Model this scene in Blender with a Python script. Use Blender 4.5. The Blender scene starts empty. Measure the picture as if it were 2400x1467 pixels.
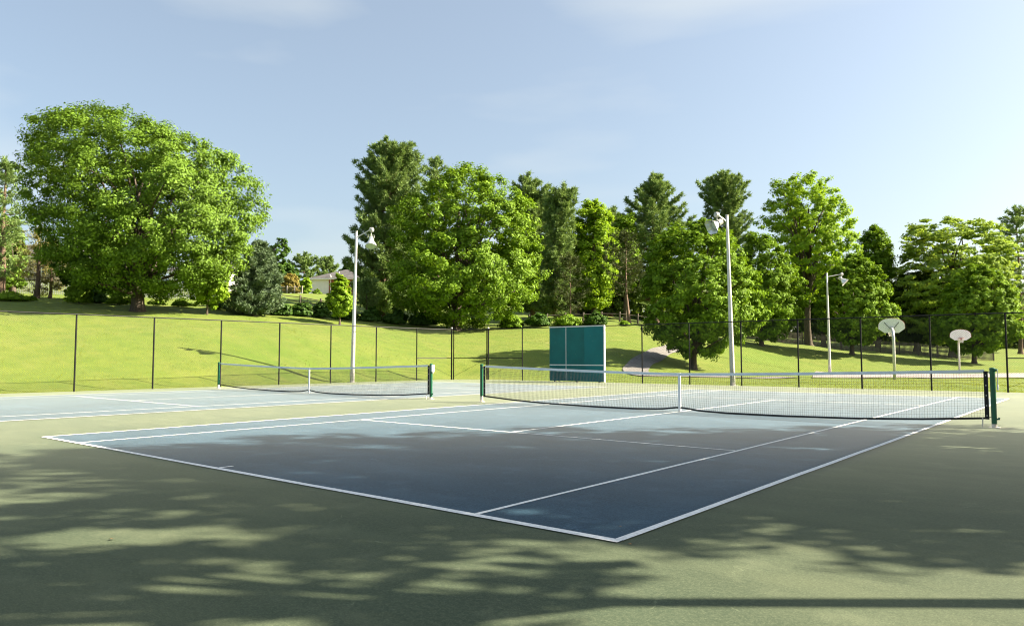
import bpy, math
import numpy as np
from mathutils import Vector

R = math.radians
scene = bpy.context.scene
COL = scene.collection

# ------------------------------------------------------------------ camera
CAM = np.array([8.273, -16.444, 1.30])
YAW, PITCH, FPX, PW, PH = -0.6877, 0.0603, 1735.0, 2400.0, 1467.0
FW = np.array([math.cos(PITCH) * math.sin(YAW), math.cos(PITCH) * math.cos(YAW), math.sin(PITCH)])
RT = np.array([math.cos(YAW), -math.sin(YAW), 0.0])
UP = np.cross(RT, FW)
FH = np.array([math.sin(YAW), math.cos(YAW), 0.0])          # level forward
cd = bpy.data.cameras.new('camera')
cam = bpy.data.objects.new('camera', cd)
COL.objects.link(cam)
cam.location = CAM
cam.rotation_euler = (math.pi / 2 + PITCH, 0, -YAW)
cd.sensor_width = 36.0
cd.lens = 36.0 * FPX / PW
cd.clip_start, cd.clip_end = 0.05, 3000
scene.camera = cam

# ------------------------------------------------------------------ light
SUN_EL = R(34)
SUN_AZ = math.atan2(RT[0] + FH[0] * .03, RT[1] + FH[1] * .03)   # from +Y towards +X
SUN = np.array([math.sin(SUN_AZ) * math.cos(SUN_EL), math.cos(SUN_AZ) * math.cos(SUN_EL), math.sin(SUN_EL)])
world = bpy.data.worlds.new('World')
scene.world = world
world.use_nodes = True
wn, wl = world.node_tree.nodes, world.node_tree.links
wn.clear()
w_out = wn.new('ShaderNodeOutputWorld')
w_bg = wn.new('ShaderNodeBackground')
w_sky = wn.new('ShaderNodeTexSky')
w_sky.sky_type = 'NISHITA'
w_sky.sun_disc = False
w_sky.sun_elevation = SUN_EL
w_sky.sun_rotation = SUN_AZ
w_sky.air_density, w_sky.dust_density, w_sky.ozone_density = 1.0, 3.0, 1.6
w_bg.inputs['Strength'].default_value = 0.05
w_tc = wn.new('ShaderNodeTexCoord')
w_map = wn.new('ShaderNodeMapping')
w_map.inputs['Rotation'].default_value = (0, 0, YAW + R(12))
w_map.inputs['Location'].default_value = (8.5, 4.5, 11.5)
w_map.inputs['Scale'].default_value = (0.9, 1.6, 5.0)
w_n = wn.new('ShaderNodeTexNoise')
w_n.inputs['Scale'].default_value = 1.7
w_n.inputs['Detail'].default_value = 7
w_n.inputs['Roughness'].default_value = 0.42
w_r = wn.new('ShaderNodeMapRange')
w_r.inputs['From Min'].default_value, w_r.inputs['From Max'].default_value = 0.50, 0.80
w_r.inputs['To Min'].default_value, w_r.inputs['To Max'].default_value = 0.20, 0.72
w_mix = wn.new('ShaderNodeMix')
w_mix.data_type = 'RGBA'
w_mix.inputs[7].default_value = (4.2, 4.3, 4.35, 1)
wl.new(w_tc.outputs['Generated'], w_map.inputs['Vector'])
wl.new(w_map.outputs[0], w_n.inputs['Vector'])
wl.new(w_n.outputs[0], w_r.inputs['Value'])
wl.new(w_r.outputs[0], w_mix.inputs[0])
wl.new(w_sky.outputs[0], w_mix.inputs[6])
w_tint = wn.new('ShaderNodeMix')
w_tint.data_type = 'RGBA'
w_tint.blend_type = 'MULTIPLY'
w_tint.inputs[0].default_value = 1.0
w_tint.inputs[7].default_value = (1.02, 1.035, .985, 1)
wl.new(w_mix.outputs[2], w_tint.inputs[6])
wl.new(w_tint.outputs[2], w_bg.inputs['Color'])
wl.new(w_bg.outputs[0], w_out.inputs['Surface'])

sd = bpy.data.lights.new('sun', 'SUN')
sd.energy = 5.0
sd.angle = R(0.53)
sd.color = (1.0, 0.87, 0.67)
sun = bpy.data.objects.new('sun', sd)
COL.objects.link(sun)
sun.rotation_euler = Vector(-SUN).to_track_quat('-Z', 'Y').to_euler()
sun.location = (30, 20, 40)

vs = scene.view_settings
vs.view_transform, vs.look, vs.gamma = 'Standard', 'None', 1.0
vs.use_curve_mapping = False
vs.exposure = 2.15
scene.render.engine = 'CYCLES'
scene.cycles.use_denoising = True
scene.cycles.filter_width = 1.1
scene.cycles.max_bounces = 6
scene.cycles.diffuse_bounces = 3
scene.cycles.glossy_bounces = 2
scene.cycles.transmission_bounces = 4
scene.cycles.transparent_max_bounces = 4
scene.cycles.caustics_reflective = scene.cycles.caustics_refractive = False


# ------------------------------------------------------------------ pixels to places
def ray(x, y):
    return FW + RT * (x - PW / 2) / FPX - UP * (y - PH / 2) / FPX


def at(x, y, d):
    return CAM + ray(x, y) * d


def flat(x, y, z=0.0):
    v = ray(x, y)
    return CAM + v * ((z - CAM[2]) / v[2])


# ------------------------------------------------------------------ materials
def new_mat(name):
    m = bpy.data.materials.new(name)
    m.use_nodes = True
    n = m.node_tree.nodes
    b = n['Principled BSDF']
    return m, n, m.node_tree.links, b


def mix_col(n, l, fac, a, b):
    x = n.new('ShaderNodeMix')
    x.data_type = 'RGBA'
    for s, v in ((6, a), (7, b)):
        if isinstance(v, (tuple, list)):
            x.inputs[s].default_value = (*v[:3], 1)
        else:
            l.new(v, x.inputs[s])
    if isinstance(fac, (int, float)):
        x.inputs[0].default_value = fac
    else:
        l.new(fac, x.inputs[0])
    return x.outputs[2]


def noise(n, l, scale, detail=4, rough=.55, vec=None, stretch=None):
    t = n.new('ShaderNodeTexNoise')
    t.inputs['Scale'].default_value = scale
    t.inputs['Detail'].default_value = detail
    t.inputs['Roughness'].default_value = rough
    if vec is None:
        g = n.new('ShaderNodeNewGeometry')
        vec = g.outputs['Position']
    if stretch:
        mp = n.new('ShaderNodeMapping')
        mp.inputs['Scale'].default_value = stretch[0]
        mp.inputs['Rotation'].default_value = (0, 0, stretch[1])
        l.new(vec, mp.inputs['Vector'])
        vec = mp.outputs[0]
    l.new(vec, t.inputs['Vector'])
    return t.outputs[0]


def ramp(n, l, v, lo, hi, a=0.0, b=1.0):
    r = n.new('ShaderNodeMapRange')
    r.inputs['From Min'].default_value, r.inputs['From Max'].default_value = lo, hi
    r.inputs['To Min'].default_value, r.inputs['To Max'].default_value = a, b
    l.new(v, r.inputs['Value'])
    return r.outputs[0]


def bump(n, l, b, h, strength=.3, dist=.02):
    k = n.new('ShaderNodeBump')
    k.inputs['Strength'].default_value = strength
    k.inputs['Distance'].default_value = dist
    l.new(h, k.inputs['Height'])
    l.new(k.outputs[0], b.inputs['Normal'])


def plain(name, col, rough=.6, metal=0.0, var=.12, scale=9.0, bumpy=0.0, spec=.4):
    m, n, l, b = new_mat(name)
    f = noise(n, l, scale, 5)
    c2 = tuple(c * (1 - var * 2) for c in col)
    c1 = tuple(min(1, c * (1 + var)) for c in col)
    l.new(mix_col(n, l, ramp(n, l, f, .3, .7), c2, c1), b.inputs['Base Color'])
    b.inputs['Roughness'].default_value = rough
    b.inputs['Metallic'].default_value = metal
    b.inputs['Specular IOR Level'].default_value = spec
    if bumpy:
        bump(n, l, b, noise(n, l, scale * 4, 4), bumpy, .01)
    return m


SHR = .13


def court_mat(name, col, col2, sheen, tint):
    m, n, l, b = new_mat(name)
    big = noise(n, l, .35, 6, .6)
    st = noise(n, l, 1.0, 6, .65, stretch=((.7, 2.6, 1), R(39)))
    fine = noise(n, l, 240, 2, .7)
    grit = noise(n, l, 34, 5, .7)
    c = mix_col(n, l, ramp(n, l, big, .38, .62), tuple(x * .82 for x in col), tuple(x * 1.1 for x in col2))
    c = mix_col(n, l, ramp(n, l, st, .40, .70, 0, .75), c, tuple(x * .60 for x in col))
    c = mix_col(n, l, ramp(n, l, grit, .42, .72, 0, .6), c, tuple(min(1, x * 1.45 + .01) for x in col2))
    c = mix_col(n, l, ramp(n, l, fine, .35, .75, 0, .5), c, tuple(x * .55 for x in col))
    blot = noise(n, l, 1.9, 7, .62)
    c = mix_col(n, l, ramp(n, l, blot, .55, .68, 0, .45), c, tuple(min(1, x * 1.35 + .012) for x in col2))
    damp = noise(n, l, .8, 6, .7)
    c = mix_col(n, l, ramp(n, l, damp, .60, .70, 0, .4), c, tuple(x * .62 for x in col))
    grain = noise(n, l, 95, 4, .8)
    c = mix_col(n, l, ramp(n, l, grain, .40, .62, .5, 0), c, tuple(x * .45 for x in col))
    c = mix_col(n, l, ramp(n, l, grain, .55, .75, 0, .5), c, tuple(min(1, x * 1.7 + .02) for x in col2))
    # scuffs and scratches left by shoes
    sc = n.new('ShaderNodeTexVoronoi')
    sc.feature = 'DISTANCE_TO_EDGE'
    sc.inputs['Scale'].default_value = .9
    g = n.new('ShaderNodeNewGeometry')
    wob = n.new('ShaderNodeVectorMath')
    wob.operation = 'ADD'
    nz = n.new('ShaderNodeTexNoise')
    nz.inputs['Scale'].default_value = 1.3
    nz.inputs['Detail'].default_value = 6
    l.new(g.outputs['Position'], nz.inputs['Vector'])
    l.new(g.outputs['Position'], wob.inputs[0])
    l.new(nz.outputs[1], wob.inputs[1])
    l.new(wob.outputs[0], sc.inputs['Vector'])
    ln = ramp(n, l, sc.outputs[0], .002, .006, 1, 0)
    br = ramp(n, l, noise(n, l, 2.2, 4), .56, .66)
    mu = n.new('ShaderNodeMath')
    mu.operation = 'MULTIPLY'
    l.new(ln, mu.inputs[0])
    l.new(br, mu.inputs[1])
    mu2 = n.new('ShaderNodeMath')
    mu2.operation = 'MULTIPLY'
    mu2.inputs[1].default_value = .22
    l.new(mu.outputs[0], mu2.inputs[0])
    c = mix_col(n, l, mu2.outputs[0], c, tuple(min(1, x * 2.4 + .05) for x in col2))
    l.new(c, b.inputs['Base Color'])
    b.inputs['Roughness'].default_value = .75
    b.inputs['Specular IOR Level'].default_value = .1
    # dusty grit standing up from the paint: catches light at a grazing view
    sh = n.new('ShaderNodeBsdfSheen')
    sh.inputs['Roughness'].default_value = SHR
    sh.inputs['Color'].default_value = (*(c * sheen for c in tint), 1)
    ad = n.new('ShaderNodeAddShader')
    l.new(b.outputs[0], ad.inputs[0])
    l.new(sh.outputs[0], ad.inputs[1])
    l.new(ad.outputs[0], n['Material Output'].inputs['Surface'])
    bump(n, l, b, fine, .35, .004)
    return m


def leaf_mat(name, col, trans=.22, hue=.03, val=.35, gloss=.015):
    m, n, l, b = new_mat(name)
    n.remove(b)
    g = n.new('ShaderNodeNewGeometry')
    big = noise(n, l, .55, 3)
    rnd = g.outputs['Random Per Island']
    lo = tuple(c * (1 - val) for c in col)
    hi = (min(1, col[0] * (1 + val * 1.1) + .004), min(1, col[1] * (1 + val)), col[2] * .95)
    c = mix_col(n, l, rnd, lo, hi)
    c = mix_col(n, l, ramp(n, l, big, .3, .72, 0, .55), c, (col[0] * 1.12, col[1] * 1.06, col[2] * .8))
    d = n.new('ShaderNodeBsdfDiffuse')
    t = n.new('ShaderNodeBsdfTranslucent')
    s = n.new('ShaderNodeBsdfGlossy')
    s.inputs['Roughness'].default_value = .6
    s.inputs['Color'].default_value = (.9, .95, .85, 1)
    l.new(c, d.inputs['Color'])
    l.new(mix_col(n, l, .5, c, (col[0] * 2.1, col[1] * 1.8, col[2] * .7)), t.inputs['Color'])
    m1 = n.new('ShaderNodeMixShader')
    m1.inputs[0].default_value = trans
    l.new(d.outputs[0], m1.inputs[1])
    l.new(t.outputs[0], m1.inputs[2])
    m2 = n.new('ShaderNodeMixShader')
    m2.inputs[0].default_value = gloss
    l.new(m1.outputs[0], m2.inputs[1])
    l.new(s.outputs[0], m2.inputs[2])
    l.new(m2.outputs[0], n['Material Output'].inputs['Surface'])
    return m


def bark_mat(name, a, b_):
    m, n, l, b = new_mat(name)
    f = noise(n, l, 5, 6, .7, stretch=((3, 3, .5), 0))
    l.new(mix_col(n, l, ramp(n, l, f, .35, .68), a, b_), b.inputs['Base Color'])
    b.inputs['Roughness'].default_value = .95
    bump(n, l, b, f, .9, .05)
    return m


def grass_mat():
    m, n, l, b = new_mat('lawn_grass')
    big = noise(n, l, .10, 5, .6)
    mid = noise(n, l, .9, 6, .68)
    band = noise(n, l, .35, 4, .6, stretch=((.5, 2.2, 1), R(39)))
    fine = noise(n, l, 16, 5, .8)
    c = mix_col(n, l, ramp(n, l, big, .38, .62), (.084, .138, .014), (.124, .155, .022))
    c = mix_col(n, l, ramp(n, l, band, .42, .72, 0, .7), c, (.148, .160, .038))
    c = mix_col(n, l, ramp(n, l, mid, .42, .70, 0, .8), c, (.060, .108, .011))
    dry = noise(n, l, .22, 5, .65)
    c = mix_col(n, l, ramp(n, l, dry, .64, .74, 0, .65), c, (.245, .200, .080))
    c = mix_col(n, l, ramp(n, l, fine, .42, .72, 0, .6), c, (.075, .118, .010))
    l.new(c, b.inputs['Base Color'])
    b.inputs['Roughness'].default_value = .9
    b.inputs['Specular IOR Level'].default_value = .15
    b.inputs['Sheen Weight'].default_value = .12
    b.inputs['Sheen Tint'].default_value = (.75, .9, .35, 1)
    bump(n, l, b, fine, .4, .03)
    return m


M = {}
M['court_green'] = court_mat('court_green_acrylic', (.074, .104, .066), (.104, .121, .072), 1.5, (1.02, .99, .94))
M['court_blue'] = court_mat('court_blue_acrylic', (.030, .076, .120), (.046, .096, .142), 1.6, (1.06, .95, .97))
M['line'] = plain('white_line_paint', (.78, .79, .78), .7, var=.12, scale=38, bumpy=.2)
_n, _l = M['line'].node_tree.nodes, M['line'].node_tree.links
_b = _n['Principled BSDF']
_c = _b.inputs['Base Color'].links[0].from_socket
_l.new(mix_col(_n, _l, ramp(_n, _l, noise(_n, _l, 26, 8, .75), .56, .70, 0, .55), _c, (.30, .33, .33)), _b.inputs['Base Color'])
M['grass'] = grass_mat()
M['asphalt'] = plain('path_asphalt', (.17, .163, .157), .9, var=.15, scale=3, bumpy=.3)
M['ball_court'] = plain('basketball_asphalt', (.27, .245, .235), .85, var=.1, scale=2)
M['black_metal'] = plain('black_coated_steel', (.012, .013, .014), .5, var=.2, scale=20, spec=.15)
M['wire'] = plain('black_vinyl_wire', (.02, .022, .022), .5, var=.1)
M['galv'] = plain('weathered_aluminium', (.62, .61, .60), .42, metal=.35, var=.08, scale=6)
M['galv_dull'] = plain('dull_galvanised_steel', (.45, .45, .44), .5, metal=.3, var=.12, scale=12)
M['reflector'] = plain('lamp_reflector', (.75, .76, .74), .25, metal=.6, var=.06)
M['glass'] = plain('dusty_lamp_glass', (.55, .60, .52), .15, var=.1)
M['post_green'] = plain('green_post_enamel', (.006, .105, .052), .35, var=.1, scale=12, spec=.5)
M['post_white'] = plain('chalky_white_sleeve', (.66, .62, .56), .7, var=.15, scale=20)
M['steel'] = plain('bare_steel', (.55, .55, .54), .35, metal=.7, var=.1)
M['net_black'] = plain('black_net_cord', (.016, .016, .018), .8, var=.1)
M['band'] = plain('white_net_band', (.74, .77, .80), .75, var=.05, scale=4)
M['strap'] = plain('white_centre_strap', (.80, .80, .80), .75, var=.05)
M['board_teal'] = plain('teal_painted_panel', (.001, .138, .138), .6, var=.12, scale=1.2)
M['board_teal2'] = plain('lighter_teal_panel', (.001, .158, .170), .6, var=.10, scale=1.0)
for _k in ('board_teal', 'board_teal2'):
    _n, _l = M[_k].node_tree.nodes, M[_k].node_tree.links
    _b = _n['Principled BSDF']
    _c = _b.inputs['Base Color'].links[0].from_socket
    _v = _n.new('ShaderNodeTexVoronoi')
    _v.inputs['Scale'].default_value = 2.6
    _g = _n.new('ShaderNodeNewGeometry')
    _l.new(_g.outputs['Position'], _v.inputs['Vector'])
    _l.new(mix_col(_n, _l, ramp(_n, _l, _v.outputs[0], .05, .13, .22, 0), _c, (.10, .22, .20)), _b.inputs['Base Color'])
M['white_paint'] = plain('white_gloss_paint', (.78, .78, .77), .5, var=.05)
M['hoop_board'] = plain('off_white_backboard', (.88, .88, .87), .5, var=.04)
M['red_paint'] = plain('red_rim_paint', (.38, .035, .03), .5, var=.15)
M['cord_white'] = plain('white_hoop_cord', (.75, .74, .70), .8)
M['bark'] = bark_mat('brown_bark', (.040, .030, .022), (.125, .098, .070))
M['bark_pine'] = bark_mat('reddish_pine_bark', (.060, .040, .028), (.210, .140, .095))
M['leaf_maple'] = leaf_mat('maple_leaf', (.124, .226, .016))
M['leaf_elm'] = leaf_mat('elm_leaf', (.100, .186, .020))
M['leaf_bright'] = leaf_mat('bright_young_leaf', (.185, .310, .022), .38)
M['leaf_pale'] = leaf_mat('pale_layered_leaf', (.190, .290, .050), .38)
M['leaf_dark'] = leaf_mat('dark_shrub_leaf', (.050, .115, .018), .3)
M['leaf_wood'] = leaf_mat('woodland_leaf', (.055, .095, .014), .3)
M['needle_pine'] = leaf_mat('white_pine_needle', (.135, .215, .085), .22, val=.4)
M['needle_olive'] = leaf_mat('olive_pine_needle', (.170, .165, .060), .18, val=.4)
M['needle_blue'] = leaf_mat('blue_spruce_needle', (.110, .170, .120), .12, val=.4)
M['needle_dark'] = leaf_mat('dark_pine_needle', (.048, .068, .028), .15, val=.4)  # dark olive needle tone of the two thin pines near the practice wall
M['leaf_copper'] = leaf_mat('russet_shrub_leaf', (.20, .175, .045), .3)
M['blade'] = leaf_mat('grass_blade', (.165, .205, .026), .35, val=.45)
M['shingle'] = plain('grey_roof_shingle', (.085, .082, .085), .9, var=.2, scale=1.5)
M['stucco'] = plain('white_house_wall', (.72, .71, .67), .85, var=.04, scale=1)
M['trim'] = plain('white_house_trim', (.76, .76, .74), .6, var=.04)
M['house_glass'] = plain('dark_window_glass', (.03, .04, .05), .08, var=.1, spec=.8)
M['deck_wood'] = plain('red_stained_deck', (.28, .10, .055), .8, var=.15)
M['grey_wood'] = plain('weathered_grey_wood', (.22, .20, .18), .9, var=.2, scale=5)
M['dark_wood'] = plain('dark_weathered_wood', (.10, .085, .07), .9, var=.2, scale=5)
M['white_wood'] = plain('faded_white_picket', (.52, .54, .52), .8, var=.12, scale=5)
M['dry_leaf'] = plain('dry_brown_leaf', (.30, .17, .07), .8, var=.25, scale=60)


def brick_mat():
    m, n, l, b = new_mat('red_house_brick')
    t = n.new('ShaderNodeTexBrick')
    t.inputs['Scale'].default_value = 4.0
    t.inputs['Color1'].default_value = (.34, .12, .065, 1)
    t.inputs['Color2'].default_value = (.26, .085, .05, 1)
    t.inputs['Mortar'].default_value = (.36, .30, .25, 1)
    c = n.new('ShaderNodeTexCoord')
    l.new(c.outputs['Object'], t.inputs['Vector'])
    l.new(t.outputs[0], b.inputs['Base Color'])
    b.inputs['Roughness'].default_value = .9
    return m


M['brick'] = brick_mat()
M['dim_brick'] = plain('brown_brick_wall', (.19, .14, .12), .9, var=.2, scale=3)


# ------------------------------------------------------------------ mesh helpers
class MB:
    """collects polygons for one mesh"""

    def __init__(s):
        s.v, s.f = [], []

    def quad(s, *p):
        k = len(s.v)
        s.v += [tuple(q) for q in p]
        s.f.append(tuple(range(k, k + len(p))))
        return s

    def box(s, lo, hi, rot=0.0, origin=(0, 0, 0)):
        k = len(s.v)
        c, sn = math.cos(rot), math.sin(rot)
        for z in (lo[2], hi[2]):
            for x, y in ((lo[0], lo[1]), (hi[0], lo[1]), (hi[0], hi[1]), (lo[0], hi[1])):
                s.v.append((origin[0] + x * c - y * sn, origin[1] + x * sn + y * c, origin[2] + z))
        s.f += [tuple(k + i for i in q) for q in
                ((3, 2, 1, 0), (4, 5, 6, 7), (0, 1, 5, 4), (1, 2, 6, 5), (2, 3, 7, 6), (3, 0, 4, 7))]
        return s

    def tube(s, pts, rad, n=8, caps=True):
        pts = [np.array(p, float) for p in pts]
        if not hasattr(rad, '__len__'):
            rad = [rad] * len(pts)
        k = len(s.v)
        ref = None
        for i, p in enumerate(pts):
            d = pts[min(i + 1, len(pts) - 1)] - pts[max(i - 1, 0)]
            d = d / (np.linalg.norm(d) + 1e-9)
            if ref is None:
                ref = np.array([0, 0, 1.0]) if abs(d[2]) < .9 else np.array([1.0, 0, 0])
            a = np.cross(d, ref)
            a /= np.linalg.norm(a) + 1e-9
            b = np.cross(d, a)
            ref = -np.cross(d, a) * -1 if False else ref
            for j in range(n):
                t = 2 * math.pi * j / n
                s.v.append(tuple(p + rad[i] * (a * math.cos(t) + b * math.sin(t))))
        for i in range(len(pts) - 1):
            for j in range(n):
                j2 = (j + 1) % n
                s.f.append((k + i * n + j, k + i * n + j2, k + (i + 1) * n + j2, k + (i + 1) * n + j))
        if caps:
            s.f.append(tuple(k + j for j in range(n))[::-1])
            e = k + (len(pts) - 1) * n
            s.f.append(tuple(e + j for j in range(n)))
        return s

    def build(s, name, mat, parent=None, smooth=False, kind=None):
        me = bpy.data.meshes.new(name)
        me.from_pydata(s.v, [], s.f)
        me.materials.append(M[mat] if isinstance(mat, str) else mat)
        if smooth:
            me.polygons.foreach_set('use_smooth', [True] * len(me.polygons))
        me.update()
        o = bpy.data.objects.new(name, me)
        COL.objects.link(o)
        if parent is not None:
            o.parent = parent
        if kind:
            o['kind'] = kind
        return o


def mesh_np(name, verts, k, mat, parent=None, kind=None):
    """fast mesh: verts holds consecutive k-gons"""
    verts = np.ascontiguousarray(verts, dtype=np.float32).reshape(-1, 3)
    nv = len(verts)
    nf = nv // k
    me = bpy.data.meshes.new(name)
    me.vertices.add(nv)
    me.vertices.foreach_set('co', verts.ravel())
    me.loops.add(nv)
    me.loops.foreach_set('vertex_index', np.arange(nv, dtype=np.int32))
    me.polygons.add(nf)
    me.polygons.foreach_set('loop_start', np.arange(nf, dtype=np.int32) * k)
    me.materials.append(M[mat])
    me.update(calc_edges=True)
    o = bpy.data.objects.new(name, me)
    COL.objects.link(o)
    if parent is not None:
        o.parent = parent
    if kind:
        o['kind'] = kind
    return o


def tag(o, label, cat, group=None):
    o['label'] = label
    o['category'] = cat
    if group:
        o['group'] = group
    return o


def thing(name, label, cat, loc=(0, 0, 0), group=None, rz=0.0):
    o = bpy.data.objects.new(name, None)
    o.empty_display_size = .2
    COL.objects.link(o)
    o.location = tuple(float(c) for c in loc)
    o.rotation_euler = (0, 0, rz)
    return tag(o, label, cat, group)


def structure(o):
    o['kind'] = 'structure'
    return o


# ------------------------------------------------------------------ terrain
CX0, CX1, CY0, CY1 = -23.15, 10.6, -27.0, 17.05      # fenced paving
ctrl = []
for px, py, d in [
        (0, 705, 50), (160, 717, 50), (322, 729, 50), (485, 739, 52), (640, 750, 55), (796, 758, 58), (905, 764, 62), (1072, 773, 66),
        (1300, 768, 68), (1440, 764, 70), (0, 760, 40), (200, 775, 41), (400, 790, 41), (600, 808, 42), (800, 822, 45), (1000, 830, 51), (1150, 825, 54),
        (1300, 815, 56), (1465, 868, 46), (1465, 835, 52), (1500, 815, 57), (1625, 865, 52), (1625, 829, 60), (1640, 806, 66), (1785, 811, 74), (1785, 800, 86), (1700, 790, 84), (1880, 816, 78), (1950, 820, 86), (1895, 810, 84),
        (1997, 832, 74), (2235, 838, 95), (2283, 852, 74), (2390, 858, 82), (2058, 815, 100), (1240, 757, 82), (1475, 757, 74), (905, 748, 76),
        (85, 700, 58), (100, 688, 70), (100, 660, 95), (600, 735, 58), (700, 716, 72), (730, 691, 115), (850, 690, 118), (560, 690, 115), (1360, 745, 88), (1600, 770, 95),
        (-500, 690, 52), (-900, 680, 70), (-500, 650, 110), (1800, 790, 100), (2500, 845, 95), (2800, 850, 90), (1350, 730, 110)]:
    ctrl.append(at(px, py, d))
for x, y in [(-24.2, -30), (-24.2, -20), (-24.2, -8), (-24.2, 2), (-24.2, 10), (-22.5, 17.5), (-16, 18.5), (-8, 18.5), (0, 18.5), (8, 18.5), (14, 18),
             (12, 5), (12, -10), (12, -28), (25, 20), (30, 0), (30, -30), (0, -32), (-12, -32), (40, 40), (5, 30), (14, 36), (20, 50), (-3, 24), (-9, 24), (8, 55), (26, 62),
             (-2.5, 33.7), (-10.5, 48), (-5, 58), (-3, 44)] + [tuple(CAM[:2] + a * RT[:2] + b * FH[:2]) for a in (27, 36, 48, 62) for b in (46, 55, 65)] + [tuple(CAM[:2] + a * RT[:2] + b * FH[:2]) for a, b in ((18.5, 46), (20, 52), (24, 58))]:
    ctrl.append(np.array([x, y, 0.0]))
for d in (180, 300, 520):
    for px in (-2600, -1200, 0, 600, 1200, 1800, 2400, 3600, 5000):
        h = 9.0 if px < 1200 else 5.0
        p = CAM + FH * d + RT * (px - 1200) / FPX * d
        ctrl.append(np.array([p[0], p[1], h if d < 400 else h - 1]))
for p in [(60, -60), (0, -120), (120, -40), (-60, -60), (-120, -120), (100, 60), (0, -300), (300, -100), (-300, -200)]:
    ctrl.append(np.array([p[0], p[1], 0.0 if p[0] > -50 else 6.0]))
ctrl = np.array(ctrl)


def _phi(r2):
    return np.sqrt(r2 + 9.0)


def _fit():
    n = len(ctrl)
    d2 = ((ctrl[:, None, :2] - ctrl[None, :, :2]) ** 2).sum(-1)
    A = np.zeros((n + 3, n + 3))
    A[:n, :n] = _phi(d2) - np.eye(n) * .25
    A[:n, n] = 1
    A[:n, n + 1:] = ctrl[:, :2]
    A[n, :n] = 1
    A[n + 1:, :n] = ctrl[:, :2].T
    b = np.zeros(n + 3)
    b[:n] = ctrl[:, 2]
    return np.linalg.solve(A, b)


_W = _fit()


def ground_z(xy):
    xy = np.atleast_2d(np.asarray(xy, float))[:, :2]
    out = np.empty(len(xy))
    for i in range(0, len(xy), 4000):
        q = xy[i:i + 4000]
        d2 = ((q[:, None, :] - ctrl[None, :, :2]) ** 2).sum(-1)
        out[i:i + 4000] = _phi(d2) @ _W[:-3] + _W[-3] + q @ _W[-2:]
    dx = np.maximum(np.maximum(CX0 - xy[:, 0], xy[:, 0] - CX1), 0)
    dy = np.maximum(np.maximum(CY0 - xy[:, 1], xy[:, 1] - CY1), 0)
    t = np.clip(np.hypot(dx, dy) / 3.5, 0, 1)
    t = t * t * (3 - 2 * t)
    rip = .035 * np.sin(xy[:, 0] * .9 + 1.3 * np.sin(xy[:, 1] * .5)) + .03 * np.sin(xy[:, 1] * 1.1 + xy[:, 0] * .3)
    return np.maximum(out, -0.5) * t + rip * t - .03 * (1 - t)


def gz(x, y):
    return float(ground_z([[x, y]])[0])


def terrain():
    lat = np.concatenate([np.linspace(-900, -90, 14)[:-1], np.linspace(-90, 90, 190), np.linspace(90, 900, 14)[1:]])
    dep = np.concatenate([np.linspace(-500, -30, 10)[:-1], np.linspace(-30, 22, 24)[:-1], np.linspace(22, 110, 150)[:-1], np.linspace(110, 200, 40)[:-1], np.linspace(200, 900, 16)])
    A, B = np.meshgrid(lat, dep)
    xy = CAM[:2] + A.reshape(-1, 1) * RT[:2] + B.reshape(-1, 1) * FH[:2]
    z = ground_z(xy)
    v = np.column_stack([xy, z])
    nl = len(lat)
    f = []
    for i in range(len(dep) - 1):
        for j in range(nl - 1):
            a = i * nl + j
            f.append((a, a + 1, a + nl + 1, a + nl))
    mb = MB()
    mb.v, mb.f = v.tolist(), f
    return structure(mb.build('ground', 'grass', smooth=True))


terrain()

# paving of the courts (cut off at the far left corner, where the fence runs at an angle)
CORN = [(-23.15, 15.5), (-21.15, 17.05)]
pv = MB()
poly = [(CX0, CY0), (CX1, CY0), (CX1, CY1), CORN[1], CORN[0]]
pv.quad(*[(x, y, 0.0) for x, y in poly])
for i in range(len(poly)):
    a, b = poly[i], poly[(i + 1) % len(poly)]
    pv.quad((a[0], a[1], -.12), (b[0], b[1], -.12), (b[0], b[1], 0), (a[0], a[1], 0))
paving = structure(pv.build('court_paving', 'court_green'))

D_, S_, L_, V_ = 5.485, 4.115, 11.885, 6.40
BX = -14.93


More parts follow.
